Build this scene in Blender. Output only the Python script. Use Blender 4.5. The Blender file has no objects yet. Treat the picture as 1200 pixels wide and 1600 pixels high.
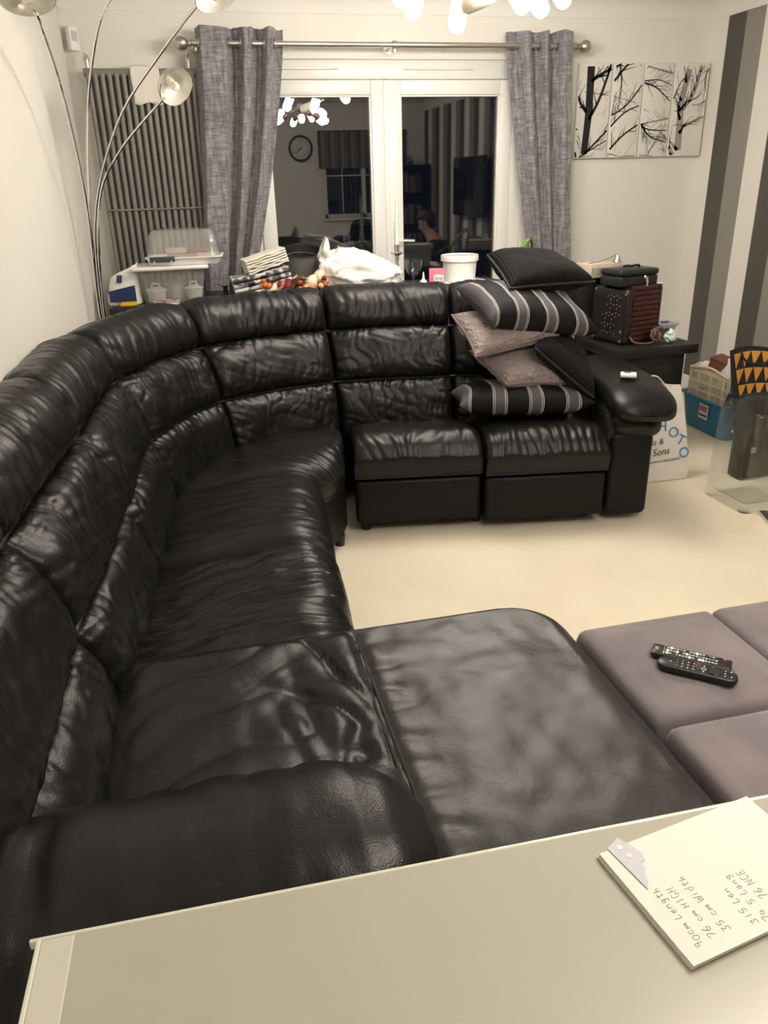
import bpy, bmesh, math, random
import numpy as np
from mathutils import Vector, Matrix, noise as mnoise
random.seed(7)
PI = math.pi
S = bpy.context.scene
COL = S.collection

# ------------------------------------------------------------------ camera
CAM_R = ((0.97254641, 0.11459006, -0.20254038),
         (-0.23130464, 0.38053344, -0.89537281),
         (-0.02552744, 0.91764013, 0.39659164))
cd = bpy.data.cameras.new('camera'); cam = bpy.data.objects.new('camera', cd); COL.objects.link(cam)
mw = Matrix(CAM_R).to_4x4(); mw.translation = (0, 0, 1.436); cam.matrix_world = mw
cd.sensor_fit = 'VERTICAL'; cd.sensor_height = 36; cd.lens = 27; cd.clip_start = 0.02; cd.clip_end = 60
S.camera = cam
# ------------------------------------------------------------------ world (night outside) and exposure
w = bpy.data.worlds.new('night'); S.world = w; w.use_nodes = True
w.node_tree.nodes['Background'].inputs[0].default_value = (0.012, 0.016, 0.025, 1)
w.node_tree.nodes['Background'].inputs[1].default_value = 0.3
S.view_settings.view_transform = 'Standard'; S.view_settings.look = 'None'
S.view_settings.exposure = 0.0; S.view_settings.gamma = 1.0; S.view_settings.use_curve_mapping = False
BULB = 125.0                       # emission of the chandelier bulbs
BULB_COL = (1.0, 0.92, 0.81)

# ------------------------------------------------------------------ materials
MATS = {}
def nt(m): return m.node_tree.nodes, m.node_tree.links
def mat(name, col=(.5, .5, .5), rough=.5, metal=0, spec=.5, coat=0, sheen=0, trans=0, ior=1.45, emit=None, es=0, alpha=1,
        var=None, vscale=8, vcon=(.35, .65), vstretch=None, bump=0, bscale=200, bdetail=4, bstretch=None, bump2=0, b2scale=20, vor=0, vorscale=400, coat_r=.1, sss=0, rvar=0, bd=.004):
    if name in MATS: return MATS[name]
    m = bpy.data.materials.new(name); m.use_nodes = True; MATS[name] = m
    N, L = nt(m); b = N['Principled BSDF']; I = b.inputs
    I['Base Color'].default_value = (*col, 1); I['Roughness'].default_value = rough; I['Metallic'].default_value = metal
    I['Specular IOR Level'].default_value = spec; I['Coat Weight'].default_value = coat; I['Coat Roughness'].default_value = coat_r
    I['Sheen Weight'].default_value = sheen; I['Transmission Weight'].default_value = trans; I['IOR'].default_value = ior; I['Alpha'].default_value = alpha
    if sheen: I['Sheen Roughness'].default_value = .4
    if sss: I['Subsurface Weight'].default_value = sss; I['Subsurface Scale'].default_value = .02
    if emit: I['Emission Color'].default_value = (*emit, 1); I['Emission Strength'].default_value = es
    tc = N.new('ShaderNodeTexCoord'); co = tc.outputs['Object']
    def noise_(sc, det, stretch=None):
        n = N.new('ShaderNodeTexNoise'); n.inputs['Scale'].default_value = sc; n.inputs['Detail'].default_value = det
        src = co
        if stretch:
            mp = N.new('ShaderNodeMapping'); mp.inputs['Scale'].default_value = stretch; L.new(co, mp.inputs['Vector']); src = mp.outputs[0]
        L.new(src, n.inputs['Vector']); return n
    if var:
        n = noise_(vscale, 5, vstretch); r = N.new('ShaderNodeValToRGB')
        r.color_ramp.elements[0].position = vcon[0]; r.color_ramp.elements[1].position = vcon[1]
        r.color_ramp.elements[0].color = (*col, 1); r.color_ramp.elements[1].color = (*var, 1)
        L.new(n.outputs['Fac'], r.inputs[0]); L.new(r.outputs[0], I['Base Color'])
    if rvar:
        n = noise_(14, 5); mr = N.new('ShaderNodeMapRange'); mr.inputs[3].default_value = rough - rvar; mr.inputs[4].default_value = rough + rvar
        mr.inputs[1].default_value = .3; mr.inputs[2].default_value = .7
        L.new(n.outputs['Fac'], mr.inputs[0]); L.new(mr.outputs[0], I['Roughness'])
    prev = None
    def addb(src, st):
        nonlocal prev
        bp = N.new('ShaderNodeBump'); bp.inputs['Strength'].default_value = st; bp.inputs['Distance'].default_value = bd
        L.new(src, bp.inputs['Height'])
        if prev: L.new(prev.outputs[0], bp.inputs['Normal'])
        prev = bp
    if bump2: addb(noise_(b2scale, 4, bstretch).outputs['Fac'], bump2)
    if bump: addb(noise_(bscale, bdetail).outputs['Fac'], bump)
    if vor:
        vn = N.new('ShaderNodeTexVoronoi'); vn.inputs['Scale'].default_value = vorscale; L.new(co, vn.inputs['Vector']); addb(vn.outputs['Distance'], vor)
    if prev: L.new(prev.outputs[0], I['Normal'])
    return m
def ramp_mat(name, stops, axis, scale, rough, kind='UV', sheen=0, bump=.3, bscale=300, offset=0, speckle=0):
    """stripes: constant colour ramp over fract(coordinate*scale)"""
    m = mat(name, stops[0][1], rough, sheen=sheen, bump=bump, bscale=bscale)
    N, L = nt(m); b = N['Principled BSDF']; tc = [n for n in N if n.type == 'TEX_COORD'][0]
    sp = N.new('ShaderNodeSeparateXYZ'); L.new(tc.outputs[kind], sp.inputs[0])
    ma = N.new('ShaderNodeMath'); ma.operation = 'MULTIPLY_ADD'; ma.inputs[1].default_value = scale; ma.inputs[2].default_value = offset
    L.new(sp.outputs[axis], ma.inputs[0])
    fr = N.new('ShaderNodeMath'); fr.operation = 'FRACT'; L.new(ma.outputs[0], fr.inputs[0])
    r = N.new('ShaderNodeValToRGB'); r.color_ramp.interpolation = 'CONSTANT'
    el = r.color_ramp.elements
    el[0].position = 0; el[0].color = (*stops[0][1], 1); el[1].position = stops[1][0]; el[1].color = (*stops[1][1], 1)
    for p, c in stops[2:]: e = el.new(p); e.color = (*c, 1)
    L.new(fr.outputs[0], r.inputs[0])
    if speckle:
        n = N.new('ShaderNodeTexNoise'); n.inputs['Scale'].default_value = 260; mp = N.new('ShaderNodeMapping'); mp.inputs['Scale'].default_value = (1, 1, .12)
        L.new(tc.outputs['Object'], mp.inputs[0]); L.new(mp.outputs[0], n.inputs['Vector'])
        mr = N.new('ShaderNodeMapRange'); mr.inputs[1].default_value = .35; mr.inputs[2].default_value = .65; mr.inputs[3].default_value = 1 - speckle; mr.inputs[4].default_value = 1 + speckle
        L.new(n.outputs['Fac'], mr.inputs[0])
        mx = N.new('ShaderNodeMix'); mx.data_type = 'RGBA'; mx.blend_type = 'MULTIPLY'; mx.inputs[0].default_value = 1
        L.new(r.outputs[0], mx.inputs[6]); L.new(mr.outputs[0], mx.inputs[7]); L.new(mx.outputs[2], b.inputs['Base Color'])
    else: L.new(r.outputs[0], b.inputs['Base Color'])
    return m
WALLC = (.80, .775, .72)
M_wall = mat('wall_paint', WALLC, .6, bump=.05, bscale=150)
M_ceil = mat('ceiling_paint', (.80, .78, .74), .8)
M_carpet = mat('carpet', (.75, .668, .525), .95, var=(.81, .735, .585), vscale=3, bump=.45, bscale=420, bdetail=6, bd=.012)
M_upvc = mat('white_upvc', (.82, .81, .78), .3)
M_gasket = mat('rubber_gasket', (.03, .03, .03), .6)
M_glass = mat('window_glass', (1, 1, 1), .0, trans=1, ior=1.52)
def leather(name, col, rough, spec, wr, scale, fine, var=None):
    m = mat(name, col, rough, spec=spec, vor=.10, vorscale=420, rvar=.035, bd=.006, var=var, vscale=9)
    N, L = nt(m); b = N['Principled BSDF']; tc = [n for n in N if n.type == 'TEX_COORD'][0]
    prev = b.inputs['Normal'].links[0].from_socket
    # long creases following each panel, then a finer random crinkle
    for co, sc, st, ty, di, dist in ((tc.outputs['UV'], (scale[0], scale[1], 1), wr, 'RIDGED_MULTIFRACTAL', .012, 1.2), (tc.outputs['Object'], (16, 16, 16), fine, 'FBM', .012, .6)):
        mp = N.new('ShaderNodeMapping'); mp.inputs['Scale'].default_value = sc; L.new(co, mp.inputs[0])
        n = N.new('ShaderNodeTexNoise'); n.noise_type = ty; n.inputs['Scale'].default_value = 1; n.inputs['Detail'].default_value = 3; n.inputs['Distortion'].default_value = dist
        L.new(mp.outputs[0], n.inputs['Vector']); bp = N.new('ShaderNodeBump'); bp.inputs['Strength'].default_value = st; bp.inputs['Distance'].default_value = di; bp.invert = ty[0] == 'R'
        L.new(n.outputs['Fac'], bp.inputs['Height']); L.new(prev, bp.inputs['Normal']); prev = bp.outputs[0]
    L.new(prev, b.inputs['Normal']); return m
M_leather = leather('black_leather', (.0075, .0072, .007), .31, .32, .085, (8, 1.5), .17)
M_leather_worn = leather('worn_black_leather', (.014, .0135, .013), .37, .50, .02, (3, 3), .16)
M_leather_flat = mat('smooth_black_leather', (.008, .008, .0078), .45, spec=.22, vor=.08, vorscale=420)
M_stitch = mat('leather_piping', (.018, .017, .016), .35)
M_chrome = mat('chrome', (.82, .81, .79), .06, metal=1)
M_steel = mat('brushed_steel', (.62, .59, .55), .28, metal=1)
M_white = mat('white_enamel', (.85, .84, .80), .35)
M_blackp = mat('black_plastic', (.012, .012, .013), .35)
M_blackw = mat('black_wood', (.014, .013, .013), .35, bump=.1, bscale=60)
M_black = mat('black_matt', (.008, .008, .008), .7)
M_anth = mat('anthracite_steel', (.20, .19, .172), .36, metal=.0)
M_ink = mat('black_ink', (.01, .01, .012), .6)
M_grey_ink = mat('grey_ink', (.33, .31, .295), .6)

def thin_glass(name, tint=(.97, .985, .975), ior=1.45, rough=0, milk=0):
    """thin clear sheet: transparent with a Fresnel reflection and a little milkiness"""
    m = bpy.data.materials.new(name); m.use_nodes = True; MATS[name] = m; N, L = nt(m); N.remove(N['Principled BSDF']); out = N['Material Output']
    t = N.new('ShaderNodeBsdfTransparent'); t.inputs[0].default_value = (*tint, 1); gl = N.new('ShaderNodeBsdfGlossy'); gl.inputs['Roughness'].default_value = rough
    lw = N.new('ShaderNodeLayerWeight'); lw.inputs[0].default_value = .5; pw = N.new('ShaderNodeMath'); pw.operation = 'POWER'; pw.inputs[1].default_value = 5; L.new(lw.outputs['Facing'], pw.inputs[0])
    fr_ = N.new('ShaderNodeMath'); fr_.operation = 'MULTIPLY_ADD'; f0 = ((ior - 1) / (ior + 1)) ** 2; fr_.inputs[1].default_value = 1 - f0; fr_.inputs[2].default_value = f0; L.new(pw.outputs[0], fr_.inputs[0])
    mx = N.new('ShaderNodeMixShader'); L.new(fr_.outputs[0], mx.inputs[0]); src = t.outputs[0]
    if milk:
        d = N.new('ShaderNodeBsdfDiffuse'); d.inputs[0].default_value = (.85, .85, .83, 1); m2 = N.new('ShaderNodeMixShader'); m2.inputs[0].default_value = milk; L.new(src, m2.inputs[1]); L.new(d.outputs[0], m2.inputs[2]); src = m2.outputs[0]
    L.new(src, mx.inputs[1]); L.new(gl.outputs[0], mx.inputs[2]); L.new(mx.outputs[0], out.inputs[0]); return m

# ------------------------------------------------------------------ geometry helpers
WL = {}     # world location of each created object's origin
def rotz(a): return Matrix.Rotation(a, 3, 'Z')
class G:
    def __init__(s): s.v = []; s.f = []; s.uv = []
    def add(s, vs, fs, uvs=None):
        o = len(s.v); s.v += [tuple(map(float, p)) for p in vs]; s.f += [tuple(i + o for i in f) for f in fs]
        s.uv += uvs if uvs else [(0, 0)] * len(vs); return s
    def grid(s, P, cu=False, cv=False, uv=True):
        nu, nv = len(P), len(P[0]); vs = [p for r in P for p in r]
        uvs = [(i / max(1, nu - 1), j / max(1, nv - 1)) for i in range(nu) for j in range(nv)]
        fs = []
        for i in range(nu if cu else nu - 1):
            for j in range(nv if cv else nv - 1):
                a, b = i, (i + 1) % nu; c, d = j, (j + 1) % nv
                fs.append((a * nv + c, b * nv + c, b * nv + d, a * nv + d))
        return s.add(vs, fs, uvs)
    def bmx(s, bm, mx=None):
        bm.verts.ensure_lookup_table(); bm.verts.index_update()
        s.add([(mx @ v.co) if mx else v.co.copy() for v in bm.verts], [[v.index for v in f.verts] for f in bm.faces]); bm.free(); return s
    def box(s, c, sz, R=None, r=0, seg=2):
        bm = bmesh.new(); bmesh.ops.create_cube(bm, size=1)
        for v in bm.verts: v.co = Vector((v.co.x * sz[0], v.co.y * sz[1], v.co.z * sz[2]))
        if r > 0: bmesh.ops.bevel(bm, geom=list(bm.edges), offset=min(r, min(sz) * .49), segments=seg, profile=.5, affect='EDGES')
        mx = Matrix.Translation(c) @ (R.to_4x4() if R else Matrix())
        return s.bmx(bm, mx)
    def bb(s, x0, x1, y0, y1, z0, z1, r=0, seg=2): return s.box(((x0 + x1) / 2, (y0 + y1) / 2, (z0 + z1) / 2), (abs(x1 - x0), abs(y1 - y0), abs(z1 - z0)), None, r, seg)
    def tube(s, pts, r, seg=8, cap=True, closed=False, flat=1):
        pts = [Vector(p) for p in pts]; n = len(pts); rs = r if isinstance(r, (list, tuple)) else [r] * n
        t0 = (pts[1] - pts[0]).normalized(); up = Vector((0, 0, 1)) if abs(t0.z) < .9 else Vector((1, 0, 0))
        nrm = (up - t0 * up.dot(t0)).normalized(); rows = []
        for i, p in enumerate(pts):
            if closed: t = pts[(i + 1) % n] - pts[i - 1]
            else: t = pts[min(i + 1, n - 1)] - pts[max(i - 1, 0)]
            if t.length < 1e-9: t = t0
            t = t.normalized(); nrm = nrm - t * nrm.dot(t)
            nrm = nrm.normalized() if nrm.length > 1e-6 else t.orthogonal().normalized()
            bn = t.cross(nrm)
            rows.append([p + (nrm * math.cos(2 * PI * k / seg) * flat + bn * math.sin(2 * PI * k / seg)) * rs[i] for k in range(seg)])
        o = len(s.v); s.grid(rows, cu=closed, cv=True)
        if cap and not closed:
            s.f.append(tuple(o + k for k in range(seg))[::-1]); s.f.append(tuple(o + (n - 1) * seg + k for k in range(seg)))
        return s
    def lathe(s, c, prof, seg=24, R=None):
        c = Vector(c); rows = []
        for r, z in prof:
            row = []
            for k in range(seg):
                p = Vector((max(r, 1e-5) * math.cos(2 * PI * k / seg), max(r, 1e-5) * math.sin(2 * PI * k / seg), z))
                row.append(c + (R @ p if R else p))
            rows.append(row)
        return s.grid(rows, cv=True)
    def build(s, name, m, parent=None, label=None, cat=None, group=None, kind=None, smooth=True, angle=40, at=None):
        me = bpy.data.meshes.new(name); o = bpy.data.objects.new(name, me); COL.objects.link(o)
        A = np.array(s.v, float)
        if parent: off = np.array(WL[parent.name])
        elif at is not None: off = np.array(at, float)
        else:
            lo, hi = A.min(0), A.max(0); off = np.array([(lo[0] + hi[0]) / 2, (lo[1] + hi[1]) / 2, lo[2]])
        me.from_pydata([tuple(p) for p in (A - off)], [], s.f); me.update()
        ul = me.uv_layers.new(name='UVMap'); idx = np.zeros(len(me.loops), int); me.loops.foreach_get('vertex_index', idx)
        ul.data.foreach_set('uv', np.array(s.uv, float)[idx].ravel())
        bm = bmesh.new(); bm.from_mesh(me); bmesh.ops.recalc_face_normals(bm, faces=bm.faces); bm.to_mesh(me); bm.free()
        if smooth:
            me.polygons.foreach_set('use_smooth', [True] * len(me.polygons)); me.set_sharp_from_angle(angle=math.radians(angle))
        me.materials.append(m)
        if parent: o.parent = parent; WL[o.name] = tuple(off)
        else: o.location = off; WL[o.name] = tuple(off)
        if label: o['label'] = label
        if cat: o['category'] = cat
        if group: o['group'] = group
        if kind: o['kind'] = kind
        return o
def thing(name, label, cat, loc, group=None, kind=None):
    o = bpy.data.objects.new(name, None); COL.objects.link(o); o.location = loc; o.empty_display_size = .05
    if label: o['label'] = label
    if cat: o['category'] = cat
    if group: o['group'] = group
    if kind: o['kind'] = kind
    WL[o.name] = tuple(loc); return o
def struct(name, g, m, label=None, **k): return g.build(name, m, label=label, kind='structure', **k)
def copy_tree(o, parent=None):
    c = o.copy(); COL.objects.link(c)
    if parent: c.parent = parent
    for ch in list(o.children): copy_tree(ch, c)
    return c
def cr(pts, t):
    """catmull-rom through pts, t in [0, n-1]"""
    n = len(pts); t = min(max(t, 0), n - 1 - 1e-9); i = int(t); f = t - i
    g = lambda k: np.array(pts[min(max(k, 0), n - 1)], float)
    p0, p1, p2, p3 = g(i - 1), g(i), g(i + 1), g(i + 2)
    if i == 0: p0 = 2 * p1 - p2
    if i + 2 > n - 1: p3 = 2 * p2 - p1
    return .5 * ((2 * p1) + (-p0 + p2) * f + (2 * p0 - 5 * p1 + 4 * p2 - p3) * f * f + (-p0 + 3 * p1 - 3 * p2 + p3) * f ** 3)
def curve(pts, n): return [tuple(cr(pts, k * (len(pts) - 1) / (n - 1))) for k in range(n)]
def nz(x, y, z=0): return mnoise.noise(Vector((x, y, z)))
def ridge(x, y, z=0):
    return 1 - min(1, abs(nz(x, y, z)) * 2.2)
def text_g(s, size, mx, depth=.0004, shear=0, align='LEFT'):
    c = bpy.data.curves.new('t', 'FONT'); c.body = s; c.size = size; c.extrude = depth; c.shear = shear; c.align_x = align; c.resolution_u = 2
    o = bpy.data.objects.new('t', c); me = bpy.data.meshes.new_from_object(o)
    g = G(); g.add([mx @ v.co for v in me.vertices], [list(p.vertices) for p in me.polygons])
    bpy.data.objects.remove(o); bpy.data.curves.remove(c); bpy.data.meshes.remove(me); return g
def frame(origin, xdir, ydir):
    x = Vector(xdir).normalized(); y = Vector(ydir); y = (y - x * y.dot(x)).normalized(); z = x.cross(y)
    m = Matrix((x, y, z)).transposed().to_4x4(); m.translation = origin; return m

# ================================================================== ROOM
XL, XR, YF, YB, ZC = -.54, 3.31, -1.45, 4.95, 2.4
struct('floor', G().bb(XL - .1, XR + .1, YF - .1, YB + .1, -.1, 0), M_carpet)
struct('ceiling', G().bb(XL - .1, XR + .1, YF - .1, YB + .1, ZC, ZC + .1), M_ceil)
struct('wall_left', G().bb(XL - .1, XL, YF - .1, YB + .15, 0, ZC), M_wall)
M_stripe = ramp_mat('striped_wall_paint', [(0, WALLC), (.3335, (.27, .255, .23)), (.667, (.085, .075, .068))], 1, 1 / .505, .55, kind='Object', bump=.05, bscale=150)
# the painted stripes run on along the whole wall (period .505 m)
o = struct('wall_right', G().bb(XR, XR + .1, YF - .1, YB + .15, 0, ZC), M_stripe, at=(XR, 4.30, 0))
DX0, DX1, DZ = .36, 2.07, 2.075
struct('wall_back', G().bb(XL - .1, DX0, YB, YB + .15, 0, ZC).bb(DX1, XR + .1, YB, YB + .15, 0, ZC).bb(DX0, DX1, YB, YB + .15, DZ, ZC), M_wall)
# rear wall (behind the camera) with a window opening
RW0, RW1, RZ0, RZ1 = 1.86, 3.0, .96, 2.05
struct('wall_front', G().bb(XL - .1, RW0, YF - .15, YF, 0, ZC).bb(RW1, XR + .1, YF - .15, YF, 0, ZC).bb(RW0, RW1, YF - .15, YF, 0, RZ0).bb(RW0, RW1, YF - .15, YF, RZ1, ZC), M_wall)
def coving(name, a, b, inn):
    g = G(); rows = []
    for k in range(7):
        t = k / 6 * PI / 2; d = .1 * (1 - math.cos(t)) + .0; z = ZC - .1 * (1 - math.sin(t))
        rows.append([(a[0] + inn[0] * d, a[1] + inn[1] * d, z), (b[0] + inn[0] * d, b[1] + inn[1] * d, z)])
    rows = [[(a[0], a[1], ZC - .108), (b[0], b[1], ZC - .108)], [(a[0] + inn[0] * .006, a[1] + inn[1] * .006, ZC - .108), (b[0] + inn[0] * .006, b[1] + inn[1] * .006, ZC - .108)]] + \
        [[(p[0] + inn[0] * .006, p[1] + inn[1] * .006, p[2]) for p in r] for r in rows]
    rows.append([(a[0], a[1], ZC), (b[0], b[1], ZC)])
    g.grid(rows, cu=True); struct(name, g, M_ceil, angle=60)
coving('trim_1', (XL, YB), (XR, YB), (0, -1)); coving('trim_2', (XL, YF), (XL, YB), (1, 0))
coving('trim_3', (XR, YF), (XR, YB), (-1, 0)); coving('trim_4', (XL, YF), (XR, YF), (0, 1))
def base(name, x0, x1, y0, y1): struct(name, G().bb(x0, x1, y0, y1, 0, .1, .006).bb(x0, x1, y0, y1, .1, .115, .004), M_upvc)
base('baseboard_back', DX1 + .02, XR - .016, YB - .016, YB); base('baseboard_right', XR - .016, XR, YF, YB)
base('baseboard_left', XL, XL + .016, YF, YB); base('baseboard_front', XL + .016, XR - .016, YF, YF + .016)

# ---- french doors
FY = YB + .015
fr = thing('trim_5', 'white plastic frame around the french doors', None, (1.21, FY, 0), kind='structure')
G().bb(DX0, DX0 + .06, FY, FY + .07, 0, DZ, .006).bb(DX1 - .075, DX1, FY, FY + .07, 0, DZ, .006).bb(DX0 + .061, DX1 - .076, FY, FY + .07, 1.975, DZ, .006).build('door_frame', M_upvc, fr)
for a, b in ((.52, .90), (1.33, 1.72)):
    v = G().bb(a, b, FY - .012, FY, 2.022, 2.038, .005); v.tube([(a - .02, FY - .006, 2.03), (a, FY - .008, 2.03)], .006); v.tube([(b, FY - .008, 2.03), (b + .02, FY - .006, 2.03)], .006)
    v.build('trickle_vent', M_upvc, fr)
def leaf(name, x0, x1, hinge):
    d = thing(name, 'white double glazed french door leaf', None, ((x0 + x1) / 2, FY + .02, 0), kind='structure')
    st = .078; z0, z1 = .03, 1.972; gx0, gx1, gz0, gz1 = x0 + st, x1 - st, z0 + .12, z1 - st
    y0, y1 = FY - .008, FY + .055
    for nm, (a, b, c, e) in {'stile': (x0, gx0, z0, z1), 'stile.': (gx1, x1, z0, z1), 'rail': (gx0, gx1, gz1, z1), 'rail.': (gx0, gx1, z0, gz0)}.items():
        G().bb(a, b, y0, y1, c, e, .005).build(nm.strip('.'), M_upvc, d)
    g = G()
    for (a, b, c, e) in ((gx0 - .002, gx0 + .01, gz0, gz1), (gx1 - .01, gx1 + .002, gz0, gz1), (gx0, gx1, gz1 - .01, gz1 + .002), (gx0, gx1, gz0 - .002, gz0 + .01)): g.bb(a, b, y0 + .01, y1 - .01, c, e, .003)
    g.build('glazing_bead', M_upvc, d)
    for yy in (FY + .012, FY + .032): G().bb(gx0 + .004, gx1 - .004, yy, yy + .004, gz0 + .004, gz1 - .004).build('pane', M_glass, d, smooth=False)
    return d
leaf('door_1', DX0 + .062, 1.19, 0); d2 = leaf('door_2', 1.212, DX1 - .077, 1)
G().bb(1.186, 1.214, FY - .014, FY - .008, .03, 1.97, .002).build('meeting_strip', M_upvc, d2)
hp = G().bb(1.235, 1.263, FY - .018, FY - .006, .98, 1.2, .006).build('handle_plate', M_upvc, d2)
G().tube([(1.249, FY - .01, 1.085), (1.249, FY - .055, 1.085)], .009).tube([(1.245, FY - .055, 1.085), (1.30, FY - .057, 1.085), (1.355, FY - .05, 1.082)], .0095, flat=.8).build('handle', M_upvc, hp)
# night garden paving beyond the doors
struct('ground', G().bb(-3, 6, YB + .2, 12, -.25, -.12), mat('dark_paving', (.05, .05, .05), .9))

# rear window
rwin = thing('window_1', 'white framed window with dark night panes', None, (2.43, YF - .08, RZ0), kind='structure')
g = G()
for x in (RW0, 2.41, RW1 - .05): g.bb(x, x + .05, YF - .11, YF - .05, RZ0, RZ1)
for z in (RZ0, RZ1 - .05): g.bb(RW0, RW1, YF - .11, YF - .05, z, z + .05)
g.build('window_frame', M_upvc, rwin)
g = G().bb(RW0 + .05, RW1 - .05, YF - .085, YF - .075, 1.50, 1.515)
for x in (2.13, 2.7): g.bb(x, x + .012, YF - .085, YF - .075, RZ0, RZ1)
g.build('glazing_bar', M_upvc, rwin)
for a in (RW0 + .05, 2.46): G().bb(a, a + .5, YF - .084, YF - .08, RZ0 + .05, RZ1 - .05).build('pane', M_glass, rwin, smooth=False)
G().bb(RW0 - .05, RW1 + .05, YF - .1, YF + .06, RZ0 - .03, RZ0, .005).build('window_sill', M_upvc, rwin)

# ================================================================== CORNER SOFA
sofa = thing('corner_sofa', 'large black leather corner recliner sofa with chaise end, wrapping around the carpet', 'sofa', (.3, 2.3, 0))
RIB = [(-.350, .80), (-.338, 1.483), (-.288, 2.162), (-.238, 2.80), (.041, 3.285), (.572, 3.470), (1.119, 3.400), (1.665, 3.310)]
def path(s):
    p = cr(RIB, s); q = cr(RIB, min(s + .01, len(RIB) - 1)); r = cr(RIB, max(s - .01, 0)); t = (q - r); t /= np.linalg.norm(t)
    return p, np.array([t[1], -t[0]])
def sl(s):
    """arc length-like coordinate for wrinkles"""
    return s * .62
PROF = {0: [(.055, .33), (.05, .40), (.03, .50), (.0, .585)],
        1: [(.0, .585), (-.015, .65), (-.055, .74), (-.10, .80)],
        2: [(-.10, .80), (-.10, .855), (-.125, .925), (-.175, .962), (-.235, .955), (-.27, .915), (-.285, .84)]}
XMIN = XL + .012
def back_point(s, row, b):
    p, n = path(s); pr = PROF[row]; o, z = cr(pr, b * (len(pr) - 1)); q = p + n * o
    return np.array([max(q[0], XMIN + .0 * z), q[1], z])
def puff(i, row, nu=84, nv=40):
    s0, s1 = i + .006, i + .994; P0 = np.zeros((nu, nv, 3))
    for a in range(nu):
        for b in range(nv): P0[a, b] = back_point(s0 + (s1 - s0) * a / (nu - 1), row, b / (nv - 1))
    du = np.gradient(P0, axis=0); dv = np.gradient(P0, axis=1); N = np.cross(dv, du)
    pm, nm = path(i + .5); ref = np.array([nm[0], nm[1], .4 if row < 2 else .9])
    ln = np.linalg.norm(N, axis=2, keepdims=True); N = N / np.maximum(ln, 1e-9)
    if (N[nu // 2, nv // 3] @ ref) < 0: N = -N
    B = (.046, .050, .044)[row]; out = []
    for a in range(nu):
        A = a / (nu - 1); r = []
        for b in range(nv):
            T = b / (nv - 1); TT = T if row < 2 else min(1, T * 1.15)
            ea = max(0, 1 - abs(2 * A - 1) ** 8) ** .5; eb = max(0, 1 - abs(2 * TT - 1) ** 3.2) ** .42 if row < 2 else max(0, min(1, T * 7)) ** .5 * (1 - .5 * T)
            h = B * ea * eb
            S_ = sl(s0 + (s1 - s0) * A); tt = T * .22
            edge = max(abs(2 * T - 1) ** 2, .25) if row < 2 else (.35 + .9 * math.exp(-T * 5))
            eda = abs(2 * A - 1) ** 3
            wx = S_ * 26 + 2.2 * nz(S_ * 5, tt * 12, row * 3.1 + i)
            wk = ridge(wx, tt * 5 + i * 3.7, row * 5) ** 2.2 * edge * (.7 + .8 * nz(S_ * 4, row, i)) * .016
            wk += ridge(S_ * 9 + 1.5 * nz(S_ * 6, tt * 9, i), tt * 26 + S_ * 6, row * 7 + 2) ** 3 * max(eda, .25) * .013
            wk += nz(S_ * 8, tt * 12, i * 1.3 + row) * .010 * ea
            h -= wk * ea
            if a in (0, nu - 1) or b == 0 or (b == nv - 1 and row < 2): h = -.045
            p = P0[a, b] + N[a, b] * h; p[0] = max(p[0], XMIN); r.append(p)
        out.append(r)
    G().grid(out).build(('lower_back_cushion', 'middle_back_cushion', 'head_cushion')[row], M_leather, sofa, angle=75)
for i in range(7):
    for row in range(3): puff(i, row)
# piping along the two horizontal back seams and the vertical ones
for row, nm in ((0, 'back_piping'), (1, 'back_piping')):
    pts = []
    for k in range(141):
        s = k / 20; q = back_point(s, row, 1.0); p, n = path(s); pts.append((max(q[0] + n[0] * .006, XMIN), q[1] + n[1] * .006, q[2]))
    G().tube(pts, .0055, 6).build(nm, M_stitch, sofa)
# outer back shell
rows = []
for k in range(57):
    s = k / 8; p, n = path(s); r = []
    for o_, z in ((-.12, .80), (-.2, .90), (-.28, .90), (-.30, .8), (-.31, .45), (-.30, .06), (-.20, .04), (.02, .04), (.03, .33)):
        q = p + n * o_; r.append((max(q[0], XMIN - .004), q[1], z))
    rows.append(r)
g = G().grid(rows); nv_ = 9
g.f.append(tuple(range(nv_))); g.f.append(tuple((56 * nv_ + j) for j in range(nv_)))
g.build('outer_back', M_leather_flat, sofa)

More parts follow.
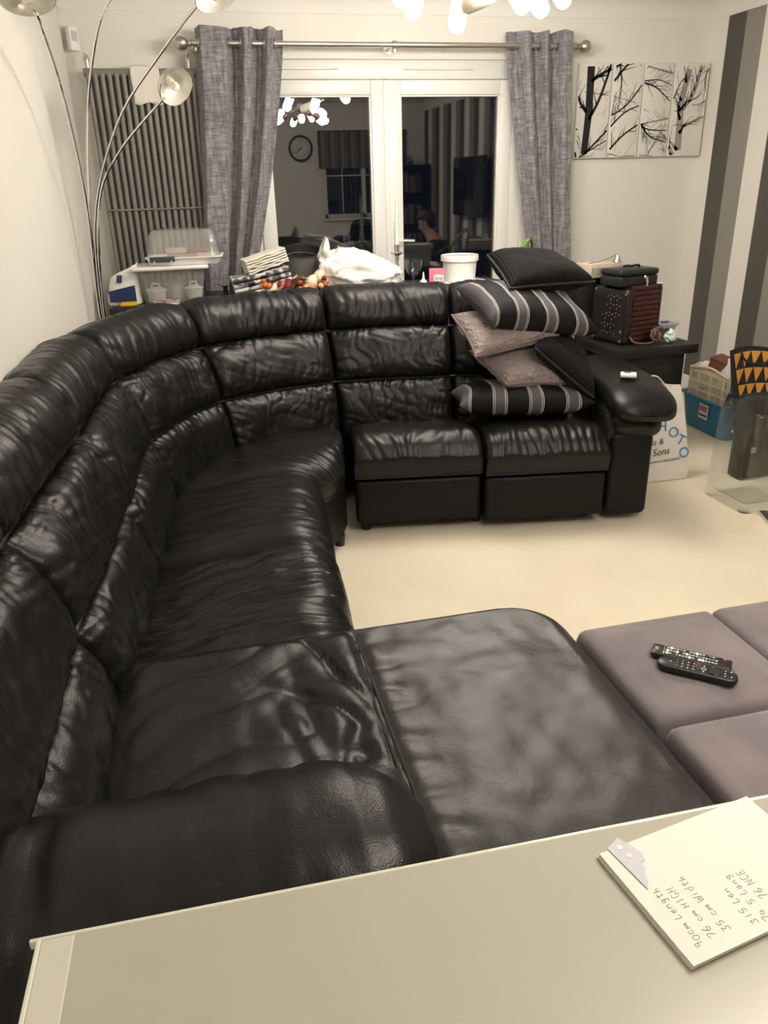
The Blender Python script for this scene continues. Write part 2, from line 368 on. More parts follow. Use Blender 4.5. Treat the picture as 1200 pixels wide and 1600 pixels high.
def seat(name, F, B, zf=.445, zb=.40, zbot=.262, nu=80, nv=56, m=M_leather, wr=1.0, seed=0, wdir=0, crown=.02, parent=None):
    """seat cushion between front edge F(a) and back edge B(a)"""
    prof = [(-.02, zbot + .02), (-.02, zb - .05), (.0, zb), (.25, zb + .012 + crown), (.55, (zb + zf) / 2 + .012 + crown), (.80, zf + crown * .8), (.93, zf - .012), (1.0, zf - .06), (1.012, (zf + zbot) / 2), (.99, zbot + .03), (.94, zbot), (.5, zbot)]
    rows = []
    for i in range(nu):
        a = i / (nu - 1); f, b = np.array(F(a), float), np.array(B(a), float); r = []
        e = max(0, 1 - abs(2 * a - 1) ** 7) ** .5
        for j in range(nv):
            t, z = cr(prof, j / (nv - 1) * (len(prof) - 1)); q = b + (f - b) * t
            top = z > (zf + zbot) / 2 - .02
            zz = zbot + (z - zbot) * (.78 + .22 * e)
            if top:
                d = wr * .014 * e
                if wdir == 0: k = ridge(a * 13 + 1.6 * nz(a * 3, t * 3, seed), t * 2.2, seed) ** 2.4 * max(.25, abs(t - .35) * 1.3)
                else: k = ridge(t * 2.0 + a * 1.5, a * 15 + 2.5 * t + 1.5 * nz(a * 3, t * 3, seed), seed) ** 2.2 * .8
                zz -= d * k; zz += wr * (.009 * nz(a * 4, t * 5, seed + 9) + .003 * nz(a * 11, t * 9, seed + 5))
            t2 = .5 + (t - .5) * (1 - .02 * (1 - e)) if t > .5 else t
            q = b + (f - b) * t2
            r.append((q[0], q[1], zz))
        rows.append(r)
    # close the ends: shrink the end profiles to their middle
    def endcap(r, nxt):
        c = np.mean(np.array(r), 0); return [tuple(c + (np.array(p) - c) * .0 + 0) for p in r]
    rows = [endcap(rows[0], None)] + rows + [endcap(rows[-1], None)]
    return G().grid(rows).build(name, m, parent or sofa, angle=70)
def lin(p, q): return lambda a: (p[0] + (q[0] - p[0]) * a, p[1] + (q[1] - p[1]) * a)
OO = np.array([.562, 3.07]); AL = math.radians(-9.0); UU = np.array([math.cos(AL), math.sin(AL)]); VV = np.array([-UU[1], UU[0]])
def uv(u, v): p = OO + UU * u + VV * v; return (p[0], p[1])
def uvz(u, v, z): p = uv(u, v); return (p[0], p[1], z)
RU = rotz(AL)
# the two seats on the far side, each with its footrest panel
for k, (u0, u1) in enumerate(((.004, .556), (.566, 1.098))):
    dv = -.012 if k == 0 else -.045
    seat('seat_cushion', lin(uv(u0, -.055 + dv), uv(u1, -.055 + dv)), lin(uv(u0, .43), uv(u1, .43)), .435, .375, .258, seed=3 + k, wr=.9)
    c = uvz((u0 + u1) / 2, .02 + dv, .15)
    G().box(c, (u1 - u0 - .004, .11, .205), RU, .022, 4).build('footrest_panel', M_leather_flat, sofa)
    c = uvz((u0 + u1) / 2, .29, .155); G().box(c, (u1 - u0 - .02, .46, .19), RU, .01).build('seat_base', M_black, sofa)
# wedge seat in the corner
bp = lambda s0, s1, off: (lambda a: tuple(path(s0 + (s1 - s0) * a)[0] + path(s0 + (s1 - s0) * a)[1] * off))
wf = [(.345, 2.745), (.425, 2.79), (.485, 2.88), (.520, 3.02)]
seat('seat_cushion', lambda a: tuple(cr(wf, a * 3)), bp(3.02, 4.99, .05), .425, .385, .27, seed=11, wr=.7)
g = G(); rows = []
for k in range(9):
    f = cr(wf, k / 8 * 3); b = np.array(bp(3.02, 4.99, .0)(k / 8)); f = f + (b - f) * .06
    rows.append([(*b, .05), (*f, .05), (*f, .275), (*b, .275)])
g.grid(rows, cv=True); g.f.append((0, 1, 2, 3)); g.f.append(tuple(32 + j for j in range(4))); g.build('corner_base', M_leather_flat, sofa)
for q in ((.47, 2.95), (.36, 2.80), uv(.05, .02), uv(1.05, .05), uv(.55, .05), (.2, 1.7), (.2, 2.5), (.7, .7), (.7, 1.45)):
    G().lathe((q[0], q[1], 0), [(0, 0), (.02, 0), (.024, .05), (0, .05)], 12).build('foot', M_blackp, sofa)
# two seats along the left wall
fr_l = [(.275, 1.50), (.318, 2.10), (.372, 2.715)]
seat('seat_cushion', lin((.366, 2.712), (.318, 2.105)), bp(2.99, 2.005, .075), .440, .385, .20, seed=21, wr=.8, wdir=0)
seat('seat_cushion', lin((.318, 2.10), (.280, 1.50)), bp(1.995, 1.03, .075), .447, .39, .20, seed=31, wr=1.2, wdir=1)
g = G(); rows = []
for k in range(7):
    a = k / 6; f = np.array(lin((.345, 2.69), (.262, 1.5))(a)); b = np.array(bp(2.99, 1.03, .0)(a)); rows.append([(*b, .05), (*f, .05), (*f, .21), (*b, .21)])
g.grid(rows, cv=True); g.f.append((0, 1, 2, 3)); g.f.append(tuple(24 + j for j in range(4))); g.build('seat_base', M_leather_flat, sofa)

def pad(outline, rings, zfun=None, c=None):
    """rounded slab: closed outline, edge rings of (inset in metres, z), then interior rings shrinking to the centre"""
    A = np.array(outline, float); c = (A.max(0) + A.min(0)) / 2 if c is None else np.array(c); half = (A.max(0) - A.min(0)) / 2; rows = []
    def ring(B, z, ins): return [(q[0], q[1], z + (zfun(q[0], q[1], ins) if zfun else 0)) for q in B]
    for ins, z in rings: B = c + (A - c) * (1 - ins / half); rows.append(ring(B, z, ins))
    li, lz = rings[-1]
    for k in (.92, .84, .76, .68, .6, .52, .44, .36, .28, .2, .12, .05, 0.0005): rows.append(ring(c + (B - c) * k, lz + .004, li + (1 - k) * half.min()))
    return G().grid(rows, cv=True)
def rrect(x0, x1, y0, y1, r, n=10, per=14):
    """rounded rectangle outline; r = radii for (x1y1, x0y1, x0y0, x1y0)"""
    out = []
    for (cx, cy, rr, a0) in ((x1 - r[0], y1 - r[0], r[0], 0), (x0 + r[1], y1 - r[1], r[1], 90), (x0 + r[2], y0 + r[2], r[2], 180), (x1 - r[3], y0 + r[3], r[3], 270)):
        for k in range(n): t = math.radians(a0 + 90 * k / (n - 1)); out.append((cx + rr * math.cos(t), cy + rr * math.sin(t)))
    # subdivide the straight runs
    res = []
    for i, p in enumerate(out):
        q = out[(i + 1) % len(out)]; d = math.dist(p, q); m_ = max(1, int(d / .03))
        for k in range(m_): res.append((p[0] + (q[0] - p[0]) * k / m_, p[1] + (q[1] - p[1]) * k / m_))
    return res
# chaise: inner seat and long leg pad
def zin(x, y, ins):
    d = 1; t = max(0, 1 - abs(x - .2) / .22)
    w_ = ridge(x * 9 + y * 3 + 1.2 * nz(x * 4, y * 4, 2), y * 4.5, 3) ** 2.2 * .020 * t
    w_ += ridge(x * 5 - y * 9 + nz(x * 5, y * 5, 1), y * 3, 8) ** 3 * .007
    w_ += .9 * math.exp(-((x - .13 - .12 * (1.2 - y)) / .022) ** 2) * .014 * math.exp(-((y - 1.24) / .16) ** 2)
    return d * (.012 * nz(x * 5, y * 5, 5) - w_ + .012)
RG = lambda zt, zb: [(.02, zb), (0, zb + .02), (-.004, zt - .16), (0, zt - .09), (.006, zt - .05), (.018, zt - .025), (.035, zt - .012), (.06, zt - .004)]
def zpad(x, y, ins):
    d = 1
    z = .007 * nz(x * 6, y * 6, 4) + .003 * nz(x * 19, y * 19, 7)
    z -= .010 * max(0, 1 - abs(x - .28) / .09) * ridge(y * 13, x * 4, 5) ** 2
    return d * z
def pad2(x0, x1, y0, y1, rad, rings, zt, zfun, nu, nv):
    """padded slab: gridded top plus rolled edge rings; rad = corner radii (x1y1, x0y1, x0y0, x1y0)"""
    def pt(u, v, d):
        X0, X1, Y0, Y1 = x0 + d, x1 - d, y0 + d, y1 - d; R = [max(.004, r - d) for r in rad]
        v = .5 - .5 * math.cos(PI * v) if nv > 3 else v; v = .35 * v + .65 * (.5 + (math.asin(max(-1, min(1, 2 * v - 1))) / PI)); y = Y0 + (Y1 - Y0) * v
        def ext(r, yy):    # how far the rounded corner eats into this row
            return r - math.sqrt(max(0, r * r - yy * yy)) if yy > 0 else 0
        xl = X0 + max(ext(R[1], y - (Y1 - R[1])), ext(R[2], (Y0 + R[2]) - y)); xr = X1 - max(ext(R[0], y - (Y1 - R[0])), ext(R[3], (Y0 + R[3]) - y))
        return xl + (xr - xl) * u, y
    bd = [(i, 0) for i in range(nu)] + [(nu - 1, j) for j in range(1, nv)] + [(i, nv - 1) for i in range(nu - 2, -1, -1)] + [(0, j) for j in range(nv - 2, 0, -1)]
    rows = [[(*pt(i / (nu - 1), j / (nv - 1), d), z) for i, j in bd] for d, z in rings]
    dl = rings[-1][0]; P = []
    for i in range(nu):
        r = []
        for j in range(nv):
            x, y = pt(i / (nu - 1), j / (nv - 1), dl); ins = min(x - x0, x1 - x, y - y0, y1 - y); r.append((x, y, zt + zfun(x, y, ins) * min(1, max(0, ins - dl) / .03)))
        P.append(r)
    rows[-1] = [P[i][j] for i, j in bd]
    g = G().grid(P); g.grid(rows, cv=True); return g
def split_x(g, x, keep_low):
    bm = bmesh.new(); vs_ = [bm.verts.new(p) for p in g.v]
    for f in g.f:
        try: bm.faces.new([vs_[i] for i in f])
        except ValueError: pass
    bmesh.ops.remove_doubles(bm, verts=bm.verts, dist=1e-5)
    bmesh.ops.bisect_plane(bm, geom=list(bm.verts) + list(bm.edges) + list(bm.faces), plane_co=(x, 0, 0), plane_no=(1, 0, 0), clear_outer=keep_low, clear_inner=not keep_low)
    h = G().bmx(bm); lo = np.array(h.v).min(0); hi = np.array(h.v).max(0); h.uv = [((p[0] - lo[0]) / (hi[0] - lo[0]), (p[1] - lo[1]) / (hi[1] - lo[1])) for p in h.v]; return h
XS = .262
def ztop(x, y, ins):
    z = zin(x, y, ins) if x < XS else zpad(x, y, ins)
    k = min(1, abs(x - XS) / .05); return z * (.35 + .65 * k) - .007 * math.exp(-((x - XS) / .011) ** 2) + .004 * math.exp(-((abs(x - XS) - .03) / .02) ** 2)
gch = pad2(-.30, .785, .62, 1.595, (.15, .05, .05, .10), [(.02, .06), (0, .08), (-.004, .30), (-.002, .36), (.004, .40), (.014, .427), (.03, .444), (.05, .453)], .455, ztop, 110, 96)
split_x(gch, XS, True).build('seat_cushion', M_leather, sofa, angle=75); split_x(gch, XS, False).build('chaise_pad', M_leather_worn, sofa, angle=75)
for dx in (-.006, .006):
    G().tube([(XS + dx, .66 + (1.565 - .66) * k / 30, .4505 + .003 * nz(k * .4, 1) - (.028 if k == 30 else .008 if k == 29 else 0)) for k in range(31)], .0030, 6).build('seam_piping', M_stitch, sofa)
# near arm, a fat roll ending over the chaise
rows = []; NA = 54
for k in range(NA):
    a = k / (NA - 1); x = -.47 + (.245 + .47) * a; d = max(0, (x - .05) / .195); e = math.sqrt(max(0, 1 - d ** 2.6)) if x > .05 else 1
    r = []
    for j in range(40):
        t = 2 * PI * j / 40; cy, sz = math.cos(t), math.sin(t)
        y = .800 + math.copysign(abs(cy) ** .75, cy) * .193 * (.25 + .75 * e); hz = .245
        z = .42 + math.copysign(abs(sz) ** .8, sz) * hz * (.55 + .45 * e if sz > 0 else 1)
        wk = ridge(x * 11 + 1.4 * nz(x * 5, t * 2, 3), t * 1.2, 12) ** 2.5 * .014 * (1 - .75 * max(0, min(1, (x + .2) / .25))) + ridge(x * 20, t * 3.5, 4) ** 3 * .004 + .006 * nz(x * 8, t * 2, 6)
        y -= cy * wk; z -= max(0, sz) * wk
        r.append((max(x, XMIN), y, z))
    rows.append(r)
g = G().grid(rows, cv=True); o_ = len(g.v); g.f.append(tuple(range(40))); g.f.append(tuple((NA - 1) * 40 + j for j in range(40)))
g.build('arm_roll', M_leather, sofa, angle=75)
G().bb(XMIN, .19, .625, .93, .05, .36, .03, 3).build('arm_panel', M_leather_flat, sofa)
# far arm: side panel, lower roll, top pillow
c = uvz(1.207, .33, .225); G().box(c, (.19, .78, .39), RU, .03, 4).build('arm_panel', M_leather_flat, sofa)
def armroll(name, u0, u1, v0, v1, z0, z1, pw, droop, seed, skew=0):
    rows = []; n = 30; m_ = 28
    for k in range(n):
        a = k / (n - 1); v = v0 + (v1 - v0) * a; e = (1 - (1 - min(1, a * 5)) ** 2.2) ** .5 if a < .2 else 1
        e = max(e, .02); r = []
        for j in range(m_):
            t = 2 * PI * j / m_; cx, sz = math.cos(t), math.sin(t)
            hu, hz = (u1 - u0) / 2, (z1 - z0) / 2; cz = (z0 + z1) / 2 - droop * max(0, 1 - a * 2.2) ** 1.6
            u = (u0 + u1) / 2 + math.copysign(abs(cx) ** pw, cx) * hu * (.45 + .55 * e) + skew * max(0, 1 - a * 2)
            z = cz + math.copysign(abs(sz) ** pw, sz) * hz * e - .014 * max(0, (u - (u0 + u1) / 2) / hu)
            wk = ridge(v * 16, t * 1.5, seed) ** 2.5 * .004 + .004 * nz(v * 8, t * 2, seed)
            r.append(uvz(u, v, z - max(0, sz) * wk))
        rows.append(r)
    g = G().grid(rows, cv=True); g.f.append(tuple(range(m_))); g.f.append(tuple((n - 1) * m_ + j for j in range(m_)))
    return g.build(name, M_leather, sofa, angle=75)
armroll('arm_roll', 1.10, 1.345, -.085, .48, .375, .53, .75, .0, 5)
armroll('arm_pillow', 1.085, 1.375, -.16, .50, .505, .635, .7, .05, 9, .0)
armroll('arm_bolster', 1.075, 1.16, -.05, .40, .32, .55, .8, .0, 13)

# ================================================================== CHANDELIERS
M_bulb = mat('lit_frosted_bulb', (.9, .88, .8), .4, emit=BULB_COL, es=BULB)
M_bulb_off = mat('unlit_frosted_bulb', (.85, .78, .62), .35)
M_copper = mat('copper_holder', (.72, .48, .38), .22, metal=1)
def chandelier(c, bulbs, label, off=''):
    t = thing('chandelier' + off, label, 'chandelier', (c[0], c[1], ZC - .001), 'sputnik chandeliers')
    G().lathe((c[0], c[1], 0), [(0, ZC - .002), (.06, ZC - .002), (.06, ZC - .025), (.01, ZC - .035), (.01, c[2] + .04), (0, c[2] + .04)], 20).build('ceiling_rose', M_chrome, t)
    G().lathe(c, [(.05 * math.sin(PI * k / 10), .05 * math.cos(PI * k / 10)) for k in range(11)], 20).build('hub', M_chrome, t)
    for p, q, on in bulbs:       # p = socket end, q = bulb tip
        p, q, cc = Vector(p), Vector(q), Vector(c); d = (q - p).normalized()
        R = d.to_track_quat('Z', 'Y').to_matrix()
        arm = G().tube([cc, cc.lerp(p, .6) + Vector((0, 0, .01)), p], .006, 8).build('arm', M_chrome, t)
        G().lathe(p, [(0, -.05), (.022, -.05), (.026, 0), (.026, .012), (0, .012)], 16, R).build('bulb_holder', M_copper, arm)
        L_ = (q - p).length; r0 = .033
        G().lathe(p, [(.024, .008), (r0, .02), (r0, L_ - .028), (r0 * .8, L_ - .012), (r0 * .4, L_ - .003), (0, L_)], 14, R).build('bulb' + off, M_bulb if on else M_bulb_off, arm)
    return t
c1 = (1.22, 3.25, 2.17)
B1 = [((.885, 3.15, 2.065), (.845, 3.07, 1.965), 1), ((1.075, 3.22, 2.045), (1.05, 3.20, 1.935), 1), ((1.13, 3.02, 2.03), (.985, 2.94, 1.975), 0),
      ((1.26, 3.2, 2.10), (1.335, 3.21, 2.005), 1), ((1.40, 3.36, 2.11), (1.50, 3.41, 2.035), 1), ((1.55, 3.45, 2.15), (1.64, 3.52, 2.09), 1),
      ((.98, 3.45, 2.15), (.90, 3.52, 2.08), 1), ((1.22, 2.95, 2.15), (1.22, 2.86, 2.10), 1), ((1.45, 3.1, 2.17), (1.55, 3.04, 2.13), 1), ((1.2, 3.55, 2.16), (1.2, 3.65, 2.11), 1)]
chandelier(c1, B1, 'chrome sputnik chandelier with lit frosted tube bulbs hanging in front of the french doors')
c2 = (1.30, .70, 2.17); B2 = []
for k in range(9):
    a = k * 2 * PI / 9 + .3; rr = .30 if k % 2 else .2; dz = -.04 if k % 2 else -.09
    p = (c2[0] + rr * math.cos(a), c2[1] + rr * math.sin(a), c2[2] + dz); q = (c2[0] + (rr + .09) * math.cos(a), c2[1] + (rr + .09) * math.sin(a), c2[2] + dz - .06); B2.append((p, q, 1))
chandelier(c2, B2, 'chrome sputnik chandelier with lit bulbs above the chaise, seen mirrored in the door glass', '_offscreen')

# ================================================================== WALL ITEMS
# ---- vertical radiator
rad = thing('radiator', 'tall dark grey vertical tube radiator on the wall beside the doors', 'radiator', (-.17, 4.87, .25))
RX0, RX1, RY = -.455, .125, 4.865
for z in (1.995, .28): G().tube([(RX0, RY, z), (RX1, RY, z)], .021, 14).build('header', M_anth, rad)
tub = None
for k in range(16):
    x = RX0 + .022 + k * (RX1 - RX0 - .044) / 15
    if tub is None:
        tub = G().tube([(x, RY - .014, .28), (x, RY - .014, 1.99)], .0125, 10, flat=1).build('tube', M_anth, rad); x00 = x
        tub2 = G().tube([(x, RY + .016, .28), (x, RY + .016, 1.99)], .0125, 8).build('rear_tube', M_anth, rad)
    else:
        for q, dx in ((tub, 0), (tub2, .019)):
            if dx and k == 15: continue
            c = q.copy(); c.location.x = x - x00 + dx; COL.objects.link(c)
tub2.location.x = .019
G().tube([(RX0 + .01, RY - .03, 1.318), (RX1 - .01, RY - .03, 1.318)], .0055, 8).build('cross_bar', M_anth, rad)
for x in (RX0 + .025, RX1 - .035):
    v = G().lathe((x, RY, 2.015), [(.012, 0), (.012, .035), (.015, .035), (.015, .05), (.011, .056), (.011, .07), (0, .072)], 14).build('bleed_valve', M_steel, rad)
for x in (RX0 + .05, RX1 - .05):
    G().bb(x - .012, x + .012, RY + .02, YB, 1.9, 1.93).build('wall_bracket', M_anth, rad)
# ---- cloth hung over the radiator
M_towel = mat('cream_towel', (.78, .74, .66), .9, sheen=.3, bump=.5, bscale=300, bump2=.3, b2scale=30)
rows = []
for i in range(21):
    a = i / 20; r = []
    for j in range(24):
        b = j / 23; s_ = b * .36 - .14     # negative = front drop
        x = -.215 + a * .145 + .006 * nz(b * 5, a * 2) + .03 * max(0, b - .6) * (a - .5)
        ang = (b - .42) / .16
        if b < .36: y, z = RY - .0265 - .002 * nz(a * 6, b * 4) - .006 * (.36 - b) * math.sin(a * 7), 2.0 - (.36 - b) * .43
        elif b < .5: t = (b - .36) / .14 * PI; y, z = RY - .0265 * math.cos(t), 2.0 + .0265 * math.sin(t)
        else: y, z = RY + .0265 + .001, 2.0 - (b - .5) * .3
        if b > .36: z += .012 * math.sin(a * 5) * max(0, math.sin(min(1, max(0, (b - .36) / .14)) * PI)) * .5
        if b < .02: z -= .006 * math.sin(a * 9)
        r.append((x, y - (.001 if b < .36 else 0), z))
    rows.append(r)
# the inner side of a folded cloth: offset copy
g = G().grid(rows); cloth_ = g.build('towel', M_towel, label='small cream cloth hung over the top bar of the dark radiator', cat='cloth')
md = cloth_.modifiers.new('solid', 'SOLIDIFY'); md.thickness = .004; md.offset = 1
# ---- motion sensor
ms = thing('motion_sensor', 'small white motion sensor box high in the wall corner', 'sensor', (-.487, 4.92, 2.10))
Rm = rotz(math.radians(38))
G().box((-.485, 4.905, 2.155), (.055, .035, .115), Rm, .008, 3).build('housing', M_white, ms)
G().box(Vector((-.485, 4.905, 2.165)) + Rm @ Vector((0, -.017, 0)), (.034, .006, .045), Rm, .003).build('lens', mat('sensor_lens', (.55, .54, .52), .4), ms)
G().box((-.500, 4.932, 2.155), (.03, .05, .06), Rm).build('bracket', M_white, ms)

# ---- curtain pole and curtains
RODY, RODZ = 4.78, 2.122
rod = thing('curtain_pole', 'brushed steel curtain pole with ball ends above the french doors', 'curtain pole', (1.21, RODY, RODZ))
G().tube([(.115, RODY, RODZ), (1.22, RODY, RODZ)], .0135, 14).tube([(1.20, RODY, RODZ), (2.31, RODY, RODZ)], .0155, 14).build('pole', M_steel, rod)
for x, sgn in ((.115, -1), (2.31, 1)):
    R = Matrix.Rotation(sgn * PI / 2, 3, 'Y')
    G().lathe((x, RODY, RODZ), [(.012, 0), (.02, .004), (.02, .012), (.012, .016)] + [(.036 * math.sin(PI * k / 10), .052 - .036 * math.cos(PI * k / 10)) for k in range(2, 11)], 18, R).build('finial', M_steel, rod)
for x in (.135, 1.215, 2.29):
    b_ = G().tube([(x, RODY + .005, RODZ), (x, YB - .012, RODZ)], .007, 8); b_.lathe((x, RODY, RODZ), [(.019, -.011), (.021, -.011), (.021, .011), (.019, .011)], 16, Matrix.Rotation(PI / 2, 3, 'Y')); b_.lathe((x, YB - .002, RODZ), [(0, .012), (.026, .012), (.026, 0), (0, 0)], 16, Matrix.Rotation(PI / 2, 3, 'X')); b_.bb(x - .005, x + .005, RODY - .006, RODY + .006, RODZ - .036, RODZ - .015)
    b_.build('bracket', M_steel, rod)
M_curtain = mat('grey_woven_curtain', (.175, .165, .18), .9, sheen=.25, var=(.30, .285, .30), vscale=60, vcon=(.38, .62), vstretch=(1, 1, .22), bump=.6, bscale=350)
N_, L_ = nt(M_curtain)
# crosswise slubs
nn = N_.new('ShaderNodeTexNoise'); nn.inputs['Scale'].default_value = 42; mp = N_.new('ShaderNodeMapping'); mp.inputs['Scale'].default_value = (.35, .35, 3.2)
tcn = [n for n in N_ if n.type == 'TEX_COORD'][0]; L_.new(tcn.outputs['Object'], mp.inputs[0]); L_.new(mp.outputs[0], nn.inputs['Vector'])
mr = N_.new('ShaderNodeMapRange'); mr.inputs[1].default_value = .35; mr.inputs[2].default_value = .7; mr.inputs[3].default_value = .72; mr.inputs[4].default_value = 1.3; L_.new(nn.outputs['Fac'], mr.inputs[0])
mx = N_.new('ShaderNodeMix'); mx.data_type = 'RGBA'; mx.blend_type = 'MULTIPLY'; mx.inputs[0].default_value = 1
bs = N_['Principled BSDF']; old = bs.inputs['Base Color'].links[0].from_socket; L_.new(old, mx.inputs[6]); L_.new(mr.outputs[0], mx.inputs[7]); L_.new(mx.outputs[2], bs.inputs['Base Color'])
def curtain(label, top, bot, phases, seed, bow):
    """top/bot: list of fold x positions at the pole and near the floor; phases = y offset of each fold"""
    cur = thing('curtain', label, 'curtain', ((top[0] + top[-1]) / 2, RODY, .03), 'grey eyelet curtains at the french doors')
    n = len(top); NU, NV = (n - 1) * 12 + 1, 46; rows = []
    for i in range(NU):
        t = i / 12; k = min(int(t), n - 2); f = t - k; r = []
        e = f * f * (3 - 2 * f)
        for j in range(NV):
            b = j / (NV - 1); z = 2.195 + (.03 - 2.195) * b
            q = min(1, b / .58) ** bow; xt = top[k] + (top[k + 1] - top[k]) * f; xb = bot[k] + (bot[k + 1] - bot[k]) * f
            x = xt + (xb - xt) * q + .004 * nz(t * 2, b * 6, seed)
            amp = 1 - .25 * q; y = RODY + (phases[k] + (phases[k + 1] - phases[k]) * e) * amp + .003 * nz(t * 3, b * 9, seed + 3)
            r.append((x, y, z + .004 * math.sin(t * 2.1) * (1 - b)))
        rows.append(r)
    g = G().grid(rows); p = g.build('curtain_panel', M_curtain, cur, angle=80)
    md = p.modifiers.new('solid', 'SOLIDIFY'); md.thickness = .003
    for k in range(n - 1):       # eyelet rings where the cloth crosses the pole
        if phases[k] * phases[k + 1] < 0:
            f = abs(phases[k]) / (abs(phases[k]) + abs(phases[k + 1])); f = .5 + (f - .5) * .7; x = top[k] + (top[k + 1] - top[k]) * f
            ring = [(x + .004 * math.sin(a) , RODY + .024 * math.cos(a), RODZ + .024 * math.sin(a)) for a in [2 * PI * m_ / 20 for m_ in range(20)]]
            G().tube(ring, .0045, 6, closed=True).build('eyelet', M_steel, cur)
    return cur
A_ = .048
curtain('grey woven eyelet curtain in deep folds beside the radiator', [.140, .165, .285, .335, .350, .395, .420, .460, .478, .518, .535, .580, .605], [.045, .075, .175, .185, .200, .225, .235, .26, .27, .295, .305, .335, .35],
        [A_, -A_ * .9, -A_ * .9, A_, A_ * .6, -A_, -A_ * .6, A_, A_ * .5, -A_, -A_ * .5, A_, A_ * .9], 1, 1.35)
curtain('grey woven eyelet curtain in deep folds next to the tree canvases', [1.885, 1.925, 1.985, 2.005, 2.045, 2.065, 2.10, 2.12, 2.16, 2.175, 2.215, 2.265], [2.085, 2.105, 2.14, 2.155, 2.175, 2.19, 2.21, 2.225, 2.245, 2.26, 2.29, 2.345],
        [A_ * .9, A_, -A_, -A_ * .5, A_, A_ * .4, -A_, -A_ * .4, A_, A_ * .3, -A_, -A_ * .8], 2, 1.2)

# ---- four tree canvases
M_canvas = mat('canvas_cloth', (.78, .75, .69), .75, bump=.2, bscale=500)
CX = [2.402, 2.628, 2.842, 3.052, 3.298]; CZ0, CZ1 = 1.53, 2.058
strokes = []     # (x0,z0,w0,x1,z1,w1,layer)
rng = random.Random(5)
def branch(x, z, ang, ln, wd, lay, depth):
    n = max(3, int(ln / .02)); a = ang
    for k in range(n):
        a += rng.uniform(-.14, .14); x1 = x + math.cos(a) * ln / n; z1 = z + math.sin(a) * ln / n; w0 = wd * (1 - .75 * k / n); w1 = wd * (1 - .75 * (k + 1) / n)
        strokes.append((x, z, w0, x1, z1, w1, lay)); x, z = x1, z1
        if depth > 0 and k > 0 and rng.random() < (.42 if depth > 1 else .30):
            branch(x, z, a + rng.choice((-1, 1)) * rng.uniform(.45, .95), ln * rng.uniform(.35, .65), w1 * .62, lay, depth - 1)
def limb(pts, w0, w1, lay, depth, ln):
    c = curve([(p[0], 0, p[1]) for p in pts], 22)
    for k in range(21):
        a, b = c[k], c[k + 1]; wa, wb = w0 + (w1 - w0) * k / 21, w0 + (w1 - w0) * (k + 1) / 21
        strokes.append((a[0], a[2], wa, b[0], b[2], wb, lay))
        if depth and k % 3 == 1:
            an = math.atan2(b[2] - a[2], b[0] - a[0]); branch(b[0], b[2], an + rng.choice((-1, 1)) * rng.uniform(.4, .8), ln * rng.uniform(.5, 1), wb * .5, lay, depth - 1)
# grey tree behind, then the black one
limb([(3.13, 1.50), (3.125, 1.72), (3.12, 1.85), (3.17, 2.1)], .05, .035, 0, 2, .14); limb([(3.13, 1.80), (3.2, 1.9), (3.24, 2.08)], .032, .02, 0, 2, .12)
limb([(3.10, 1.53), (3.02, 1.66)], .03, .012, 0, 1, .1); limb([(3.14, 1.70), (3.24, 1.74), (3.30, 1.76)], .02, .01, 0, 2, .1)
limb([(3.05, 2.0), (2.86, 2.04)], .014, .008, 0, 1, .1); limb([(3.04, 1.75), (2.85, 1.72)], .012, .006, 0, 2, .12)
limb([(2.66, 1.90), (2.63, 1.70), (2.64, 1.5)], .008, .012, 0, 2, .12); limb([(2.45, 1.9), (2.62, 1.88), (2.8, 1.84)], .006, .005, 0, 1, .1)
limb([(2.9, 1.5), (2.95, 1.6), (3.03, 1.72)], .012, .006, 0, 2, .12); limb([(2.65, 1.53), (2.85, 1.54), (3.0, 1.53)], .01, .006, 0, 2, .1)
limb([(2.468, 1.48), (2.478, 1.65), (2.485, 1.80), (2.482, 2.08)], .042, .05, 1, 0, .1); limb([(2.47, 1.79), (2.42, 1.85), (2.40, 1.92)], .022, .008, 1, 1, .1)
limb([(2.49, 1.75), (2.55, 1.86), (2.60, 2.0), (2.62, 2.08)], .02, .012, 1, 2, .11); limb([(2.49, 1.96), (2.56, 2.0), (2.68, 2.05)], .022, .012, 1, 2, .1)
limb([(2.47, 1.55), (2.58, 1.65), (2.72, 1.78), (2.84, 1.83)], .014, .007, 1, 2, .12); limb([(2.60, 1.53), (2.72, 1.65), (2.85, 1.73)], .014, .009, 1, 2, .11)
limb([(2.62, 1.76), (2.74, 1.83), (2.84, 1.95)], .010, .008, 1, 2, .11); limb([(2.66, 2.08), (2.69, 1.95), (2.68, 1.80)], .012, .005, 1, 1, .1)
limb([(2.84, 1.73), (2.9, 1.69), (3.05, 1.68)], .011, .005, 1, 2, .1); limb([(2.84, 1.73), (2.92, 1.65), (3.05, 1.61)], .012, .006, 1, 2, .1)
limb([(2.85, 1.95), (2.94, 1.92), (3.05, 1.84)], .011, .005, 1, 2, .1); limb([(2.85, 1.96), (2.95, 1.965), (3.05, 1.93)], .008, .004, 1, 1, .08)
limb([(3.06, 1.86), (3.1, 1.95), (3.14, 1.99)], .008, .003, 1, 2, .08); limb([(3.30, 2.05), (3.27, 1.98), (3.28, 1.9)], .008, .004, 1, 2, .08); limb([(3.30, 1.86), (3.24, 1.82)], .006, .003, 1, 1, .06)
limb([(2.41, 1.70), (2.405, 1.6), (2.42, 1.53)], .015, .012, 1, 2, .1); limb([(2.43, 1.53), (2.52, 1.58), (2.62, 1.63)], .01, .006, 1, 2, .1); limb([(2.64, 1.96), (2.74, 2.06), (2.84, 2.07)], .014, .01, 1, 1, .1)
